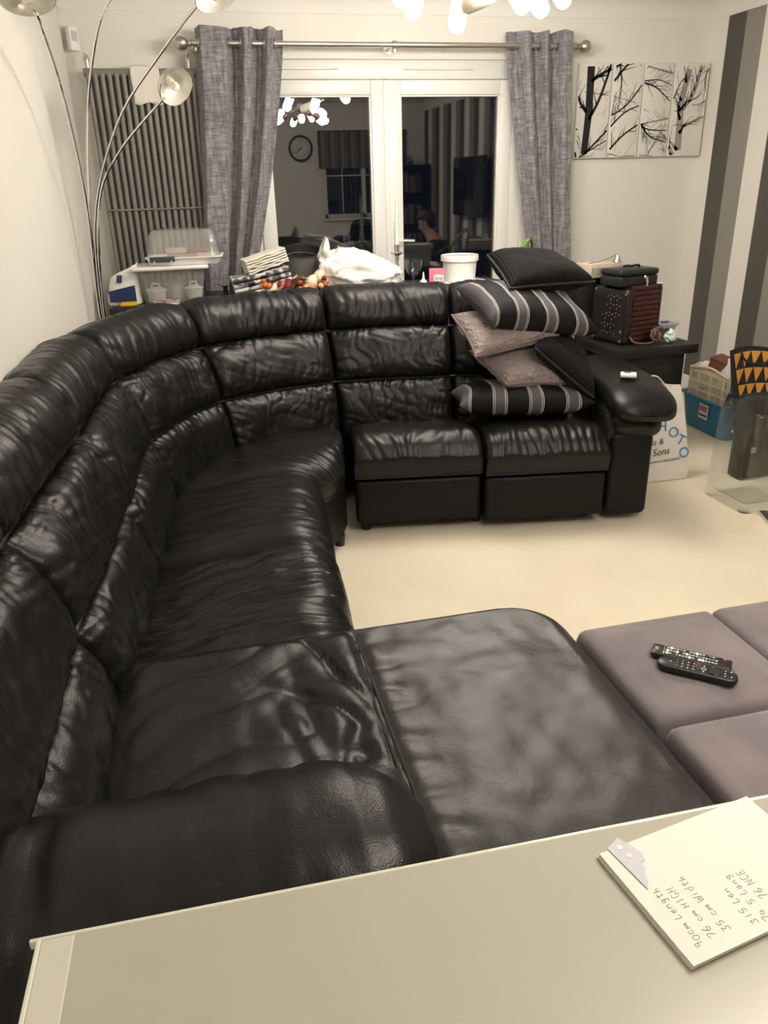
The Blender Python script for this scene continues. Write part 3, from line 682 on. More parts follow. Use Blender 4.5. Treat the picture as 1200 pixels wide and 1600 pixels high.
for k in range(4):
    x0, x1 = CX[k] + .003, CX[k + 1] - .003; th = (.03, .036, .032, .034)[k]
    lab = ('canvas panel with a thick black tree trunk next to the curtain', 'canvas panel of fine black crossing branches beside the trunk panel', 'canvas panel of thin black twigs over pale grey branches', 'canvas panel with a pale grey tree trunk by the room corner')[k]
    t = thing('canvas_print', lab, 'picture', ((x0 + x1) / 2, YB, CZ0), 'tree branch canvases')
    G().bb(x0, x1, YB - th, YB - .001, CZ0, CZ1, .004).build('canvas', M_canvas, t)
    for lay, mm in ((0, M_grey_ink), (1, M_ink)):
        g = G(); y = YB - th - .0006 - .0004 * lay
        for (a, b, w0, c, d, w1, l) in strokes:
            if l != lay: continue
            if min(a, c) < x0 + .004 or max(a, c) > x1 - .004 or min(b, d) < CZ0 + .003 or max(b, d) > CZ1 - .003: continue
            L2 = math.hypot(c - a, d - b) + 1e-9; nx, nz_ = -(d - b) / L2, (c - a) / L2; w0 = max(w0, .0022); w1 = max(w1, .0022)
            q = [(a + nx * w0 / 2, y, b + nz_ * w0 / 2), (a - nx * w0 / 2, y, b - nz_ * w0 / 2), (c - nx * w1 / 2, y, d - nz_ * w1 / 2), (c + nx * w1 / 2, y, d + nz_ * w1 / 2)]
            q = [(min(max(p[0], x0 + .002), x1 - .002), p[1], min(max(p[2], CZ0 + .002), CZ1 - .002)) for p in q]
            g.add(q, [(0, 1, 2, 3)])
        if g.v: g.build('printed_branches', mm, t, smooth=False, kind='stuff')

# ================================================================== ARC FLOOR LAMP
lamp = thing('arc_floor_lamp', 'chrome arc floor lamp with several dome shaded arms behind the sofa corner', 'floor lamp', (-.44, 4.08, 0))
G().lathe((-.42, 4.08, 0), [(0, 0), (.105, 0), (.105, .02), (.03, .03), (.025, .12), (0, .12)], 28).build('base', M_chrome, lamp)
def head(c, d, r, bulb_on=False):
    """dome shade: opening faces direction d"""
    R = Vector(d).normalized().to_track_quat('Z', 'Y').to_matrix()
    pr = [(r * math.sin(t), -r * .92 * math.cos(t)) for t in [k / 12 * 1.5 for k in range(13)]]
    inn = [(p[0] * .97, p[1] * .96 + .001) for p in pr[::-1]]
    return pr + inn[:1], inn, R
def pole(pts, c, d, r):
    p = G().tube(curve(pts, 40), .0055, 8).build('arm', M_chrome, lamp)
    if c:
        pr, inn, R = head(c, d, r); sh = G().lathe(c, pr, 32, R).build('shade', M_chrome, p); G().lathe(c, inn, 32, R).build('shade_lining', mat('satin_lining', (.74, .72, .66), .3, metal=.3), p)
        G().lathe(Vector(c), [(0, -.07), (.016, -.07), (.016, -.04), (.012, -.035), (.019, -.015), (.014, .002), (0, .006)], 14, R).build('bulb', M_bulb_off, p)
pole([(-.43, 4.07, .1), (-.470, 4.09, .5), (-.480, 4.06, .9), (-.438, 3.888, 1.369), (-.412, 3.501, 1.739), (-.389, 3.02, 1.912), (-.395, 2.97, 1.945)], (-.405, 2.94, 1.965), (.06, -.25, -.6), .085)
pole([(-.42, 4.08, .1), (-.465, 4.1, .5), (-.478, 4.1, .9), (-.442, 4.037, 1.366), (-.377, 3.923, 1.726), (-.284, 3.775, 1.991), (-.199, 3.6, 2.092), (-.05, 3.4, 2.17), (.06, 3.22, 2.19)], (.09, 3.17, 2.18), (.3, -.3, -.8), .085)
pole([(-.41, 4.09, .1), (-.46, 4.1, .5), (-.472, 4.1, .9), (-.419, 4.037, 1.337), (-.254, 3.923, 1.70), (-.041, 3.775, 1.936), (.124, 3.6, 2.08), (.15, 3.56, 2.10)], (.197, 3.5, 2.085), (.25, -.35, -.75), .085)
pole([(-.40, 4.08, .1), (-.455, 4.1, .5), (-.463, 4.1, .9), (-.402, 4.062, 1.364), (-.278, 3.991, 1.576), (-.067, 3.9, 1.771), (-.05, 3.895, 1.785)], (.012, 3.87, 1.822), (.45, -.62, -.52), .082)

# ================================================================== THROW CUSHIONS ON THE FAR SEAT
def pillow(name, corners, T, m, label, cat='cushion', group=None, pipe=None, pinch=.08, n=26, wr=.006, seed=0, sag=0):
    """corners A,B,C,D (world) round the cushion; T = thickness"""
    A, B, C, D = [np.array(p, float) for p in corners]; cen = (A + B + C + D) / 4
    nrm = np.cross(B - A, D - A); nrm /= np.linalg.norm(nrm)
    if nrm[2] < 0: nrm = -nrm
    def pos(a, b):
        a2 = a * (1 - pinch * (1 - b * b)); b2 = b * (1 - pinch * (1 - a * a)); u, v = (a2 + 1) / 2, (b2 + 1) / 2
        return (A * (1 - u) + B * u) * (1 - v) + (D * (1 - u) + C * u) * v
    g = G(); t = thing(name, label, cat, (cen[0], cen[1], min(p[2] for p in corners)), group)
    for sd in (1, -1):
        rows = []
        for i in range(n):
            a = -1 + 2 * i / (n - 1); a = math.sin(a * PI / 2); r = []
            for j in range(n):
                b = -1 + 2 * j / (n - 1); b = math.sin(b * PI / 2)
                h = T / 2 * (max(0, (1 - a ** 4) * (1 - b ** 4))) ** .45
                q = pos(a, b) + nrm * sd * h + nrm * sag * (1 - a * a)
                q = q + nrm * sd * min(1, h / T * 3) * wr * (nz(a * 2.2, b * 2.2, seed) + .6 * nz(a * 5, b * 5, seed + 3))
                r.append(q)
            rows.append(r)
        o_ = len(g.v); g.grid(rows); ss = [.5 + .5 * math.sin((-1 + 2 * i / (n - 1)) * PI / 2) for i in range(n)]; g.uv[o_:] = [(ss[i], ss[j]) for i in range(n) for j in range(n)]
    g.build('cushion_cover', m, t, angle=80)
    if pipe:
        ed = []
        for (a0, b0, a1, b1) in ((-1, -1, 1, -1), (1, -1, 1, 1), (1, 1, -1, 1), (-1, 1, -1, -1)):
            for k in range(14): f = k / 14; a = a0 + (a1 - a0) * f; b = b0 + (b1 - b0) * f; ed.append(pos(a, b) + nrm * sag * (1 - a * a))
        G().tube(ed, pipe[0], 6, closed=True).build('piping', pipe[1], t)
    return t
_bk, _wh, _gy = (.0075, .007, .008), (.55, .53, .51), (.088, .082, .092)
stripe_stops = [(0, _bk), (.30, _wh), (.32, _bk), (.345, _wh), (.365, _gy), (.635, _wh), (.655, _bk), (.68, _wh), (.70, _bk)]
M_stripecush = ramp_mat('striped_satin', stripe_stops, 0, 3.7, .6, kind='UV', sheen=0, bump=.2, offset=.38)
nt(M_stripecush)[0]['Principled BSDF'].inputs['Specular IOR Level'].default_value = .2
M_cord = mat('black_corduroy', (.0065, .0065, .007), .8, spec=.2, sheen=.03)
N_, L_ = nt(M_cord); wv = N_.new('ShaderNodeTexWave'); wv.inputs['Scale'].default_value = 45; wv.inputs['Distortion'].default_value = .3
tcn = [n for n in N_ if n.type == 'TEX_COORD'][0]; L_.new(tcn.outputs['UV'], wv.inputs['Vector']); bpn = N_.new('ShaderNodeBump'); bpn.inputs['Strength'].default_value = .6; bpn.inputs['Distance'].default_value = .004
wv.inputs['Scale'].default_value = 12; L_.new(wv.outputs['Fac'], bpn.inputs['Height']); L_.new(bpn.outputs[0], N_['Principled BSDF'].inputs['Normal'])
M_velvet = mat('crushed_mauve_velvet', (.27, .215, .215), .34, spec=.6, sheen=.7, bump2=1.0, b2scale=30, bstretch=(.9, .4, 1.6), bump=.5, bscale=90, bd=.02)
M_pipeb = mat('black_piping_cord', (.012, .012, .012), .6)
GC = 'throw cushions piled on the far seat'
M_mauvepipe = mat('mauve_edge', (.2, .16, .16), .6)
# lying flat on the seat
pillow('throw_cushion', [uvz(.475, .33, .525), uvz(1.0, .33, .53), uvz(1.07, .05, .525), uvz(.475, .085, .53)], .14, M_stripecush, 'black and grey striped cushion at the bottom of the pile, flat on the seat', group=GC, seed=4)
pillow('throw_cushion', [uvz(.555, .31, .72), uvz(.94, .33, .69), uvz(.965, .12, .60), uvz(.685, .10, .61)], .12, M_velvet, 'crushed mauve velvet cushion lying on the bottom striped cushion', group=GC, seed=8, pipe=(.004, M_mauvepipe))
pillow('throw_cushion', [uvz(.475, .33, .878), uvz(.87, .40, .85), uvz(.92, .16, .805), uvz(.545, .10, .737)], .115, M_velvet, 'crushed mauve velvet cushion tucked under the upper striped cushion', group=GC, seed=15, pipe=(.004, M_mauvepipe))
pillow('throw_cushion', [uvz(.495, .33, .995), uvz(.98, .40, .965), uvz(1.085, .13, .81), uvz(.60, .10, .885)], .15, M_stripecush, 'black and grey striped cushion near the top of the pile, below the corduroy one', group=GC, seed=21)
pillow('throw_cushion', [uvz(.655, .45, 1.115), uvz(.955, .52, 1.09), uvz(1.085, .24, 1.01), uvz(.705, .20, 1.0)], .14, M_cord, 'black corduroy cushion with piped edge on the very top of the pile', group=GC, seed=27, pipe=(.006, M_pipeb), pinch=.05)
pillow('throw_cushion', [uvz(.80, .10, .765), uvz(.92, .28, .81), uvz(1.065, .29, .68), uvz(1.055, .05, .55)], .11, M_cord, 'black ribbed cushion leaning on its corner against the far arm', group=GC, seed=33, pipe=(.006, M_pipeb), pinch=-.04)
# little white gadget on the arm
gd = thing('white_remote_fob', 'small white plastic gadget with dark screen on the far sofa arm', 'gadget', uvz(1.20, .05, .632))
Rg = rotz(AL - .35)
G().box(uvz(1.20, .05, .643), (.066, .056, .014), Rg, .004, 3).build('case', M_white, gd); G().box(uvz(1.197, .057, .651), (.028, .016, .002), Rg).build('screen', mat('lcd', (.12, .13, .12), .3), gd)

# ================================================================== CONSOLE BEHIND THE SOFA AND WHAT STANDS ON IT
TZ = .87
con = thing('console_table', 'long black console table behind the sofa back, covered in clutter', 'table', (.64, 4.47, 0))
G().bb(-.45, 1.76, 4.20, 4.72, TZ - .03, TZ, .004).build('table_top', M_blackw, con)
for x in (-.42, 1.72):
    for y in (4.23, 4.69): G().bb(x - .02, x + .02, y - .02, y + .02, 0, TZ - .03, .003).build('leg', M_blackw, con)
G().bb(-.40, 1.70, 4.225, 4.24, TZ - .10, TZ - .03).build('apron', M_blackw, con); G().bb(-.40, 1.70, 4.68, 4.695, TZ - .10, TZ - .03).build('apron', M_blackw, con)
M_clear = thin_glass('clear_plastic', (.93, .93, .92), 1.45, .12, .13)
def open_box(x0, x1, y0, y1, z0, z1, th, taper=0, r=.02, R=None, cen=None, lip=0):
    """tapered open tub with wall thickness (rounded corners)"""
    prof = []
    def ol(d, z, tp): return [(p[0], p[1], z) for p in rrect(x0 + d + tp, x1 - d - tp, y0 + d + tp, y1 - d - tp, [max(.004, r - d)] * 4, 6)]
    rows = [ol(th, z0 + th, taper)]
    o1 = rrect(x0 + taper, x1 - taper, y0 + taper, y1 - taper, [r] * 4, 6); n = len(o1)
    def ring(d, z):
        A = np.array(rrect(x0, x1, y0, y1, [r] * 4, 6)); c = (A.max(0) + A.min(0)) / 2; h = (A.max(0) - A.min(0)) / 2; B = c + (A - c) * (1 - d / h); return [(p[0], p[1], z) for p in B]
    rows = [ring(taper + .4 * min(x1 - x0, y1 - y0), z0), ring(taper + .004, z0), ring(taper, z0 + .006), ring(0, z1)]
    if lip: rows += [ring(-lip, z1), ring(-lip, z1 + .006)]
    rows += [ring(th, z1 + (.006 if lip else 0)), ring(taper + th, z0 + th), ring(taper + .4 * min(x1 - x0, y1 - y0), z0 + th)]
    g = G().grid(rows, cv=True); m_ = len(rows[0])
    g.f.append(tuple(range(m_))); g.f.append(tuple((len(rows) - 1) * m_ + j for j in range(m_)))
    if R:
        cc = np.array(cen); g.v = [tuple(np.array(R @ Vector(np.array(v) - cc)) + cc) for v in g.v]
    return g
# lower clear storage box with white lid and crockery inside
sb = thing('storage_box', 'clear plastic storage box with white lid holding white crockery', 'storage box', (-.13, 4.40, TZ), 'plastic storage boxes')
open_box(-.295, .045, 4.29, 4.53, TZ + .001, 1.035, .003, .018, .03).build('tub', M_clear, sb)
G().bb(-.318, .068, 4.27, 4.55, 1.036, 1.056, .009, 3).build('lid', M_white, sb)
M_china = mat('white_china', (.82, .80, .74), .25)
for k, (x, y, r, h) in enumerate(((-.215, 4.36, .052, .07), (-.02, 4.37, .045, .07), (-.11, 4.46, .06, .09))):
    cp = thing('casserole_dish' if k != 1 else 'cup', ('white lidded casserole dish inside the clear storage box', 'white cup inside the clear storage box by its end wall', 'tall white lidded pot at the rear inside the clear storage box')[k], 'crockery', (x, y, TZ + .005), 'crockery in the clear box')
    G().lathe((x, y, TZ + .005), [(0, 0), (r * .8, 0), (r, h * .8), (r * 1.12, h * .82), (r * 1.12, h * .88), (r * .6, h * 1.05), (0, h * 1.1)], 20).build('bowl', M_china, cp)
    G().tube([(x - r * .4, y, TZ + .005 + h * 1.05), (x - r * .3, y, TZ + .005 + h * 1.3), (x + r * .3, y, TZ + .005 + h * 1.3), (x + r * .4, y, TZ + .005 + h * 1.05)], .006, 8).build('lid_handle', M_china, cp)
# upper box: shallow white base, blue clip, domed clear lid
ub = thing('cake_box', 'clear domed cake box with white base and blue clip, stacked on the storage box', 'storage box', (-.05, 4.42, 1.058), 'plastic storage boxes')
RB = rotz(-.08); BC = (-.045, 4.41, 1.058)
g = open_box(-.235, .145, 4.29, 4.53, 1.058, 1.092, .004, .012, .04, RB, BC, lip=.008); g.build('tray', M_white, ub)
A = np.array(rrect(-.23, .14, 4.295, 4.525, [.04] * 4, 6)); c = (A.max(0) + A.min(0)) / 2; hf = (A.max(0) - A.min(0)) / 2
rows = [[(*(c + (A[i] - c) * (1 - d / hf)), z) for i in range(len(A))] for d, z in ((0, 1.099), (.008, 1.15), (.018, 1.205), (.032, 1.226), (.06, 1.232), (.108, 1.234), (.108, 1.231), (.06, 1.229), (.034, 1.223), (.021, 1.203), (.011, 1.15), (.003, 1.099))]
g = G().grid(rows, cu=True, cv=True); g.f.append(tuple(5 * len(A) + j for j in range(len(A)))); g.v = [tuple(np.array(RB @ Vector(np.array(v) - np.array(BC))) + np.array(BC)) for v in g.v]; g.build('domed_lid', M_clear, ub)
g = G().box(Vector(BC) + RB @ Vector((-.105, -.132, .032)), (.125, .012, .028), RB, .004); clip = g.build('clip', mat('slate_blue_plastic', (.045, .06, .085), .4), ub)
for dx in (-.04, .045): G().lathe(Vector(BC) + RB @ Vector((-.105 + dx, -.139, .022)), [(0, .004), (.004, .003), (.004, 0)], 8, Matrix.Rotation(PI / 2, 3, 'X')).build('rivet', M_white, clip)
for k, (x, y, z, s_, cl) in enumerate(((-.07, 4.41, 1.075, (.17, .14, .02), (.55, .40, .32)), (-.06, 4.40, 1.097, (.15, .11, .02), (.50, .30, .25)), (.02, 4.42, 1.118, (.10, .09, .018), (.42, .10, .10)), (-.09, 4.43, 1.122, (.10, .08, .026), (.62, .55, .45)))):
    G().box((x, y, z), s_, rotz(.1 * k - .15), .003).build('card_box', mat('card_%d' % k, cl, .6), label=('tan card packet lying lowest inside the domed box', 'brown card packet second up inside the domed box', 'small red card packet on top inside the domed box', 'small beige card packet beside the red one in the domed box')[k], cat='packet', group='card packets in the domed box')
# notebook in front of the boxes
nb = thing('notebook', 'small colourful hardback notebook lying in front of the storage box', 'book', (-.165, 4.235, TZ))
Rn = rotz(.06)
G().box((-.165, 4.245, TZ + .012), (.13, .075, .016), Rn).build('pages', mat('paper_edge', (.78, .76, .74), .8), nb)
m_nb = mat('mottled_cover', (.05, .06, .16), .4, var=(.75, .5, .42), vscale=30, vcon=(.45, .55)); 
for z in (.0025, .0215): G().box((-.165, 4.243, TZ + z), (.136, .082, .003), Rn).build('cover', m_nb, nb)
# supermarket carrier bag: white with blue and yellow roundel
M_bagw = mat('white_polythene', (.80, .78, .75), .35, sss=.2, bump2=.5, b2scale=30, bd=.01)
M_navy = mat('navy_print', (.015, .025, .09), .4); M_yel = mat('yellow_print', (.72, .50, .02), .4); M_red = mat('red_print', (.55, .03, .03), .4)
bag = thing('carrier_bag', 'white carrier bag with navy and yellow roundel beside the storage box', 'bag', (-.385, 4.36, TZ))
rows = []
for i in range(33):
    t = 2 * PI * i / 32; r = []
    for j in range(16):
        b = j / 15; ww = (.085 - .014 * b ** 1.6) * (1 + .08 * nz(math.cos(t) * 2, b * 4, math.sin(t) * 2)); dd = .055 * (1 - .5 * b ** 2)
        r.append((-.375 + ww * math.copysign(abs(math.cos(t)) ** .7, math.cos(t)) + .012 * b * b, 4.36 + dd * math.copysign(abs(math.sin(t)) ** .7, math.sin(t)), TZ + .003 + (.165 + .035 * math.cos(t)) * b * (1 + .10 * nz(math.cos(t) * 3, math.sin(t) * 3) * b)))
    rows.append(r)
g = G().grid(rows); g.f.append(tuple(i * 16 for i in range(32))); g.f.append(tuple(i * 16 + 15 for i in range(32))); g.build('bag_body', M_bagw, bag, angle=80)
yb = 4.298
def arcfan(cx, cz, r0, r1, a0, a1, y, n=16):
    g = G(); rows = [[(cx + r * math.cos(a), y + .012 * max(0, (cz + r * math.sin(a) - TZ) / .2), cz + r * math.sin(a)) for r in (r0, r1)] for a in [a0 + (a1 - a0) * k / n for k in range(n + 1)]]; return g.grid(rows)
arcfan(-.315, TZ - .01, .0, .085, PI * .5, PI, yb - .0012).build('yellow_roundel', M_yel, bag); arcfan(-.315, TZ - .01, .085, .093, PI * .5, PI, yb - .0012).build('red_ring', M_red, bag)
G().add([(-.448, yb - .0006, TZ + .02), (-.315, yb - .0006, TZ + .02), (-.315, yb + .004, TZ + .10), (-.448, yb + .004, TZ + .075)], [(0, 1, 2, 3)]).build('navy_panel', M_navy, bag)
G().add([(-.405, yb + .014, TZ + .115), (-.378, yb + .014, TZ + .113), (-.372, yb + .022, TZ + .15), (-.398, yb + .022, TZ + .152)], [(0, 1, 2, 3)]).build('navy_tab', M_navy, bag)
# black stand with a silver plate by the curtain
st = thing('tea_light_stand', 'small black stand with a silver disc top beside the folded linen', 'stand', (.145, 4.37, TZ))
G().lathe((.145, 4.37, TZ), [(0, 0), (.03, 0), (.03, .01), (.012, .02), (.012, .06), (.02, .065), (0, .066)], 16).build('stem', M_blackp, st); G().lathe((.145, 4.37, TZ + .066), [(0, 0), (.028, 0), (.03, .004), (0, .005)], 20).build('plate', M_steel, st)
# folded linens: floral grey below, cream cloths above
M_floral = mat('grey_floral_linen', (.62, .60, .58), .85, var=(.07, .07, .08), vscale=22, vcon=(.46, .54), bump=.4, bscale=200)
M_cream = mat('cream_linen', (.80, .76, .66), .85, sheen=.2, bump=.3, bscale=250)
def folded(name, c, sx, sy, h, layers, m, label, rz, tilt, seed, group):
    t = thing(name, label, 'cloth', (c[0], c[1], c[2]), group); R = rotz(rz) @ Matrix.Rotation(tilt, 3, 'Y')
    for k in range(layers):
        g = G(); rows = []; hh = h / layers; n = 22
        for i in range(n):
            a = i / (n - 1); r = []
            for j in range(16):
                t_ = 2 * PI * j / 16; cy, sz = math.cos(t_), math.sin(t_)
                x = (a - .5) * sx * (1 - .05 * nz(k, seed, 2)) + .012 * nz(k * 3, seed); y = math.copysign(abs(cy) ** .35, cy) * sy / 2 * (1 + .05 * nz(k, 5, seed)); z = hh * (k + .5) + math.copysign(abs(sz) ** .5, sz) * hh * .46
                z += .006 * nz(a * 5, k * 2 + cy, seed) + .0 ; y += .008 * nz(a * 7, k * 2.3, seed + 4)
                r.append(Vector(c) + R @ Vector((x, y, z)))
            rows.append(r)
        g.grid(rows, cv=True); g.f.append(tuple(range(16))); g.f.append(tuple((n - 1) * 16 + j for j in range(16)))
        g.build('fold', m, t, angle=70)
    return t
folded('folded_linen', (.345, 4.34, TZ + .030), .31, .19, .105, 4, M_floral, 'folded grey and white floral table linen under the cream napkins', .05, -.16, 3, 'folded linens on the console')
folded('folded_napkins', (.375, 4.37, TZ + .150), .225, .17, .075, 6, M_cream, 'stack of folded cream napkins on top of the floral linen', .12, -.26, 9, 'folded linens on the console')
# big black cake tin
M_tin = mat('black_enamel_tin', (.018, .018, .018), .28); M_tinout = mat('grey_tin', (.16, .155, .15), .32)
tn = thing('cake_tin', 'large round black tin pan, open, behind the autumn garland', 'pan', (.60, 4.52, TZ))
cc = Vector((.595, 4.58, TZ + .05)); Rt = Matrix.Rotation(.26, 3, 'X')
G().lathe(cc, [(.11, .0), (.112, .165), (.118, .17)], 40, Rt).build('outer_wall', M_tinout, tn); G().lathe(cc, [(.118, .17), (.112, .172), (.109, .165), (.108, .125), (.105, .12), (.104, .008), (0, .008)], 40, Rt).build('inner_wall', M_tin, tn); G().lathe(cc, [(.0, .0), (.11, .0)], 40, Rt).build('bottom', M_tinout, tn)
ring = [cc + Rt @ Vector((.108 * math.cos(a), .108 * math.sin(a), .122)) for a in [2 * PI * k / 40 for k in range(40)]]
G().tube(ring, .003, 6, closed=True).build('inner_bead', M_steel, tn)
G().lathe((.595, 4.56, TZ), [(0, 0), (.08, 0), (.08, .035), (0, .035)], 24).build('pan_foot', M_tin, tn)
# autumn garland
gar = thing('autumn_garland', 'autumn garland of orange berries, red leaves and pale gourds on the console edge', 'garland', (.50, 4.25, TZ))
rg = random.Random(11)
M_or = mat('orange_berry', (.68, .16, .05), .4); M_orl = mat('peach_petal', (.80, .42, .25), .6); M_dred = mat('dark_red_leaf', (.16, .012, .015), .5); M_creamp = mat('cream_gourd', (.80, .66, .48), .5); M_brown = mat('brown_leaf', (.25, .12, .06), .7); M_twig = mat('twig', (.06, .03, .02), .8)
for k in range(26):
    x = .345 + .345 * (k / 25) + rg.uniform(-.015, .015); y = rg.uniform(4.225, 4.275); z = TZ + rg.uniform(.03, .095); r = rg.uniform(.012, .019)
    G().lathe((x, y, z), [(r * math.sin(PI * q / 6), -r * math.cos(PI * q / 6)) for q in range(7)], 10).build('berry', rg.choice((M_or, M_or, M_orl, M_dred)), gar)
for k in range(44):
    x = rg.uniform(.335, .70); y = rg.uniform(4.215, 4.30); z = TZ + rg.uniform(.025, .12); s_ = rg.uniform(.028, .05); R = (rotz(rg.uniform(0, 6)) @ Matrix.Rotation(rg.uniform(-.9, .9), 3, 'X') @ Matrix.Rotation(rg.uniform(-.6, .6), 3, 'Y'))
    sh = [(0, -.5, 0), (.28, -.25, .06), (.36, .1, .08), (.12, .38, .03), (0, .6, -.04), (-.12, .38, .03), (-.36, .1, .08), (-.28, -.25, .06), (0, .05, -.03)]
    vs = [Vector((x, y, z)) + R @ (Vector(p) * s_) for p in sh]
    g = G().add(vs, [(i, (i + 1) % 8, 8) for i in range(8)]); g.add([v + R @ Vector((0, 0, -.0012)) for v in vs], [((i + 1) % 8, i, 8) for i in range(8)])
    g.build('leaf', rg.choice((M_orl, M_dred, M_creamp, M_brown, M_or, M_creamp)), gar, smooth=False)
for (x, y, z, r) in ((.60, 4.255, TZ + .075, .036), (.645, 4.27, TZ + .10, .032), (.385, 4.245, TZ + .05, .03), (.47, 4.25, TZ + .06, .034)):
    mm = M_dred if abs(x - .47) < .01 else M_creamp
    G().lathe((x, y, z), [(r * (math.sin(PI * q / 8)) * (1 if q < 5 else .8), -r * math.cos(PI * q / 8) * 1.15) for q in range(9)], 14, Matrix.Rotation(.6, 3, 'Y')).build('gourd', mm, gar)
for k in range(5): G().tube([(.33 + .07 * k, 4.24, TZ + .01), (.36 + .07 * k, 4.25, TZ + .05), (.42 + .07 * k, 4.26, TZ + .03)], .0025, 5).build('twig', M_twig, gar)
# white plastic bag, full and knotted
M_poly = mat('thin_white_plastic', (.84, .83, .80), .32, bump2=.8, b2scale=26, bump=.3, bscale=70, bd=.012)
bm = bmesh.new(); bmesh.ops.create_icosphere(bm, subdivisions=5, radius=1)
for v in bm.verts:
    p = v.co.copy(); r = 1 + .16 * (ridge(p.x * 2.2, p.y * 2.2, p.z * 2.2 + 3) - .5) + .07 * (ridge(p.x * 5, p.y * 5 + 2, p.z * 5) - .5)
    if p.z < -.45: p.z = -.45 + (p.z + .45) * .15
    q = p * r; k = max(0, (q.z - .1)); sk = -.35 * q.x
    hz = .135 * (1 - .42 * q.x) if q.z > 0 else .135
    v.co = Vector((.885 + .235 * q.x, 4.365 + .13 * q.y, TZ + .078 + hz * q.z + (.03 * max(0, -q.x) ** 2)))
wbg = thing('plastic_bag', 'full crumpled white plastic bag lying beside the black tin', 'bag', (.885, 4.40, TZ)); G().bmx(bm).build('bag_body', M_poly, wbg, angle=60)
rows = []
for i in range(24):
    t = 2 * PI * i / 24; r = []
    for j in range(7):
        b = j / 6; rr = .022 + .035 * b + .014 * nz(math.cos(t) * 3, math.sin(t) * 3, b * 2) * (1 + 2 * b)
        r.append((.725 - .045 * b + .4 * rr * math.cos(t), 4.36 + rr * math.sin(t), TZ + .165 + .075 * b + rr * .9 * math.cos(t)))
    rows.append(r)
g = G().grid(rows, cu=True).build('gathered_neck', M_poly, wbg, angle=80); md = g.modifiers.new('s', 'SOLIDIFY'); md.thickness = .0012
# candle in chrome holder
cn = thing('candle_holder', 'chrome candlestick holding a tall white taper candle', 'candlestick', (1.137, 4.5, TZ))
G().lathe((1.137, 4.5, TZ), [(0, 0), (.045, 0), (.045, .006), (.012, .02), (.009, .06), (.016, .09), (.009, .12), (.012, .165), (.036, .178), (.036, .183), (.014, .187), (.014, .225), (0, .225)], 24).build('holder', M_chrome, cn)
G().lathe((1.137, 4.5, TZ + .22), [(.011, 0), (.0105, .05), (.006, .235), (.002, .255), (0, .256)], 14).build('candle', mat('white_wax', (.88, .86, .80), .4, sss=.3), cn)
# glass goblet
M_gl = thin_glass('clear_glass', (.94, .96, .96), 1.5)
gb = thing('glass_goblet', 'stemmed clear glass goblet beside the white bag', 'glass', (1.185, 4.32, TZ))
G().lathe((1.185, 4.32, TZ), [(0, 0), (.036, 0), (.036, .003), (.008, .012), (.006, .055), (.012, .065), (.034, .085), (.046, .115), (.05, .158), (.048, .158), (.043, .115), (.03, .087), (0, .072)], 28).build('bowl_and_stem', M_gl, gb)
# small white squeeze bottle
sbt = thing('squeeze_bottle', 'tiny white plastic bottle with nozzle between goblet and pink box', 'bottle', (1.232, 4.285, TZ))
G().lathe((1.232, 4.285, TZ), [(0, 0), (.022, 0), (.022, .04), (.008, .052), (.008, .056), (0, .056)], 16).build('body', M_white, sbt); G().lathe((1.232, 4.285, TZ + .056), [(.008, 0), (.006, .012), (.003, .035), (0, .036)], 12).build('nozzle', M_white, sbt)
# pink box
M_pink = mat('pink_card', (.72, .20, .30), .5)
pk = thing('pink_packet', 'pink sugar packet with white and navy label', 'packet', (1.31, 4.29, TZ)); Rp = rotz(-.32)
G().box((1.315, 4.30, TZ + .052), (.085, .06, .104), Rp, .002).build('carton', M_pink, pk)
fm = frame(Vector((1.315, 4.30, TZ + .04)) + Rp @ Vector((.012, -.0312, 0)), Rp @ Vector((1, 0, 0)), (0, 0, 1))
lb = G().grid([[fm @ Vector((x, z + .006 * (1 - (x / .03) ** 2), 0)) for z in (-.03, .03)] for x in [-.028 + .056 * k / 8 for k in range(9)]]).build('label_patch', mat('label_white', (.82, .80, .82), .5), pk)
for tx, dz in (('SILVER', .008), ('SPOON', -.010)): text_g(tx, .0155, fm @ Matrix.Translation((0, dz, .0007)), align='CENTER').build('lettering', mat('navy_ink', (.02, .02, .10), .5), pk, smooth=False)
# white bucket with lid
bk = thing('white_bucket', 'white plastic tub bucket with snap-on lid by the door glass', 'bucket', (1.522, 4.52, TZ))
G().lathe((1.522, 4.52, TZ + .006), [(0, 0), (.088, 0), (.092, .004), (.102, .125), (.102, .128), (0, .128)], 40).build('tub', M_white, bk)
G().lathe((1.522, 4.52, TZ + .132), [(.107, -.014), (.111, -.012), (.111, .016), (.108, .021), (.102, .021), (.100, .016), (0, .015)], 40).build('lid', M_white, bk)
G().box((1.56, 4.42, TZ + .003), (.28, .34, .004), rotz(.2)).build('paper_sheets', mat('white_paper', (.83, .82, .80), .7), label='white paper sheets lying under the bucket', cat='paper')
# green-handled tool poking up behind the cushions
gt = thing('green_handled_brush', 'green and black plastic tool handle sticking up behind the cushions', 'tool', (1.80, 4.40, 0))
G().tube(curve([(1.79, 4.42, .88), (1.815, 4.42, 1.0), (1.875, 4.42, 1.06), (1.915, 4.42, 1.10)], 16), [.013] * 16, 10, flat=.8).build('grip', mat('lime_plastic', (.12, .36, .03), .4), gt)
G().tube(curve([(1.915, 4.42, 1.105), (1.935, 4.42, 1.06), (1.925, 4.42, 1.0), (1.90, 4.42, .5), (1.86, 4.42, .03)], 20), .006, 8).build('rod', M_blackp, gt); G().bb(1.77, 1.95, 4.39, 4.45, 0, .04, .01).build('brush_head', M_blackp, gt); G().tube([(1.79, 4.42, .88), (1.82, 4.42, .03)], .008, 8).build('shaft', M_blackp, gt)

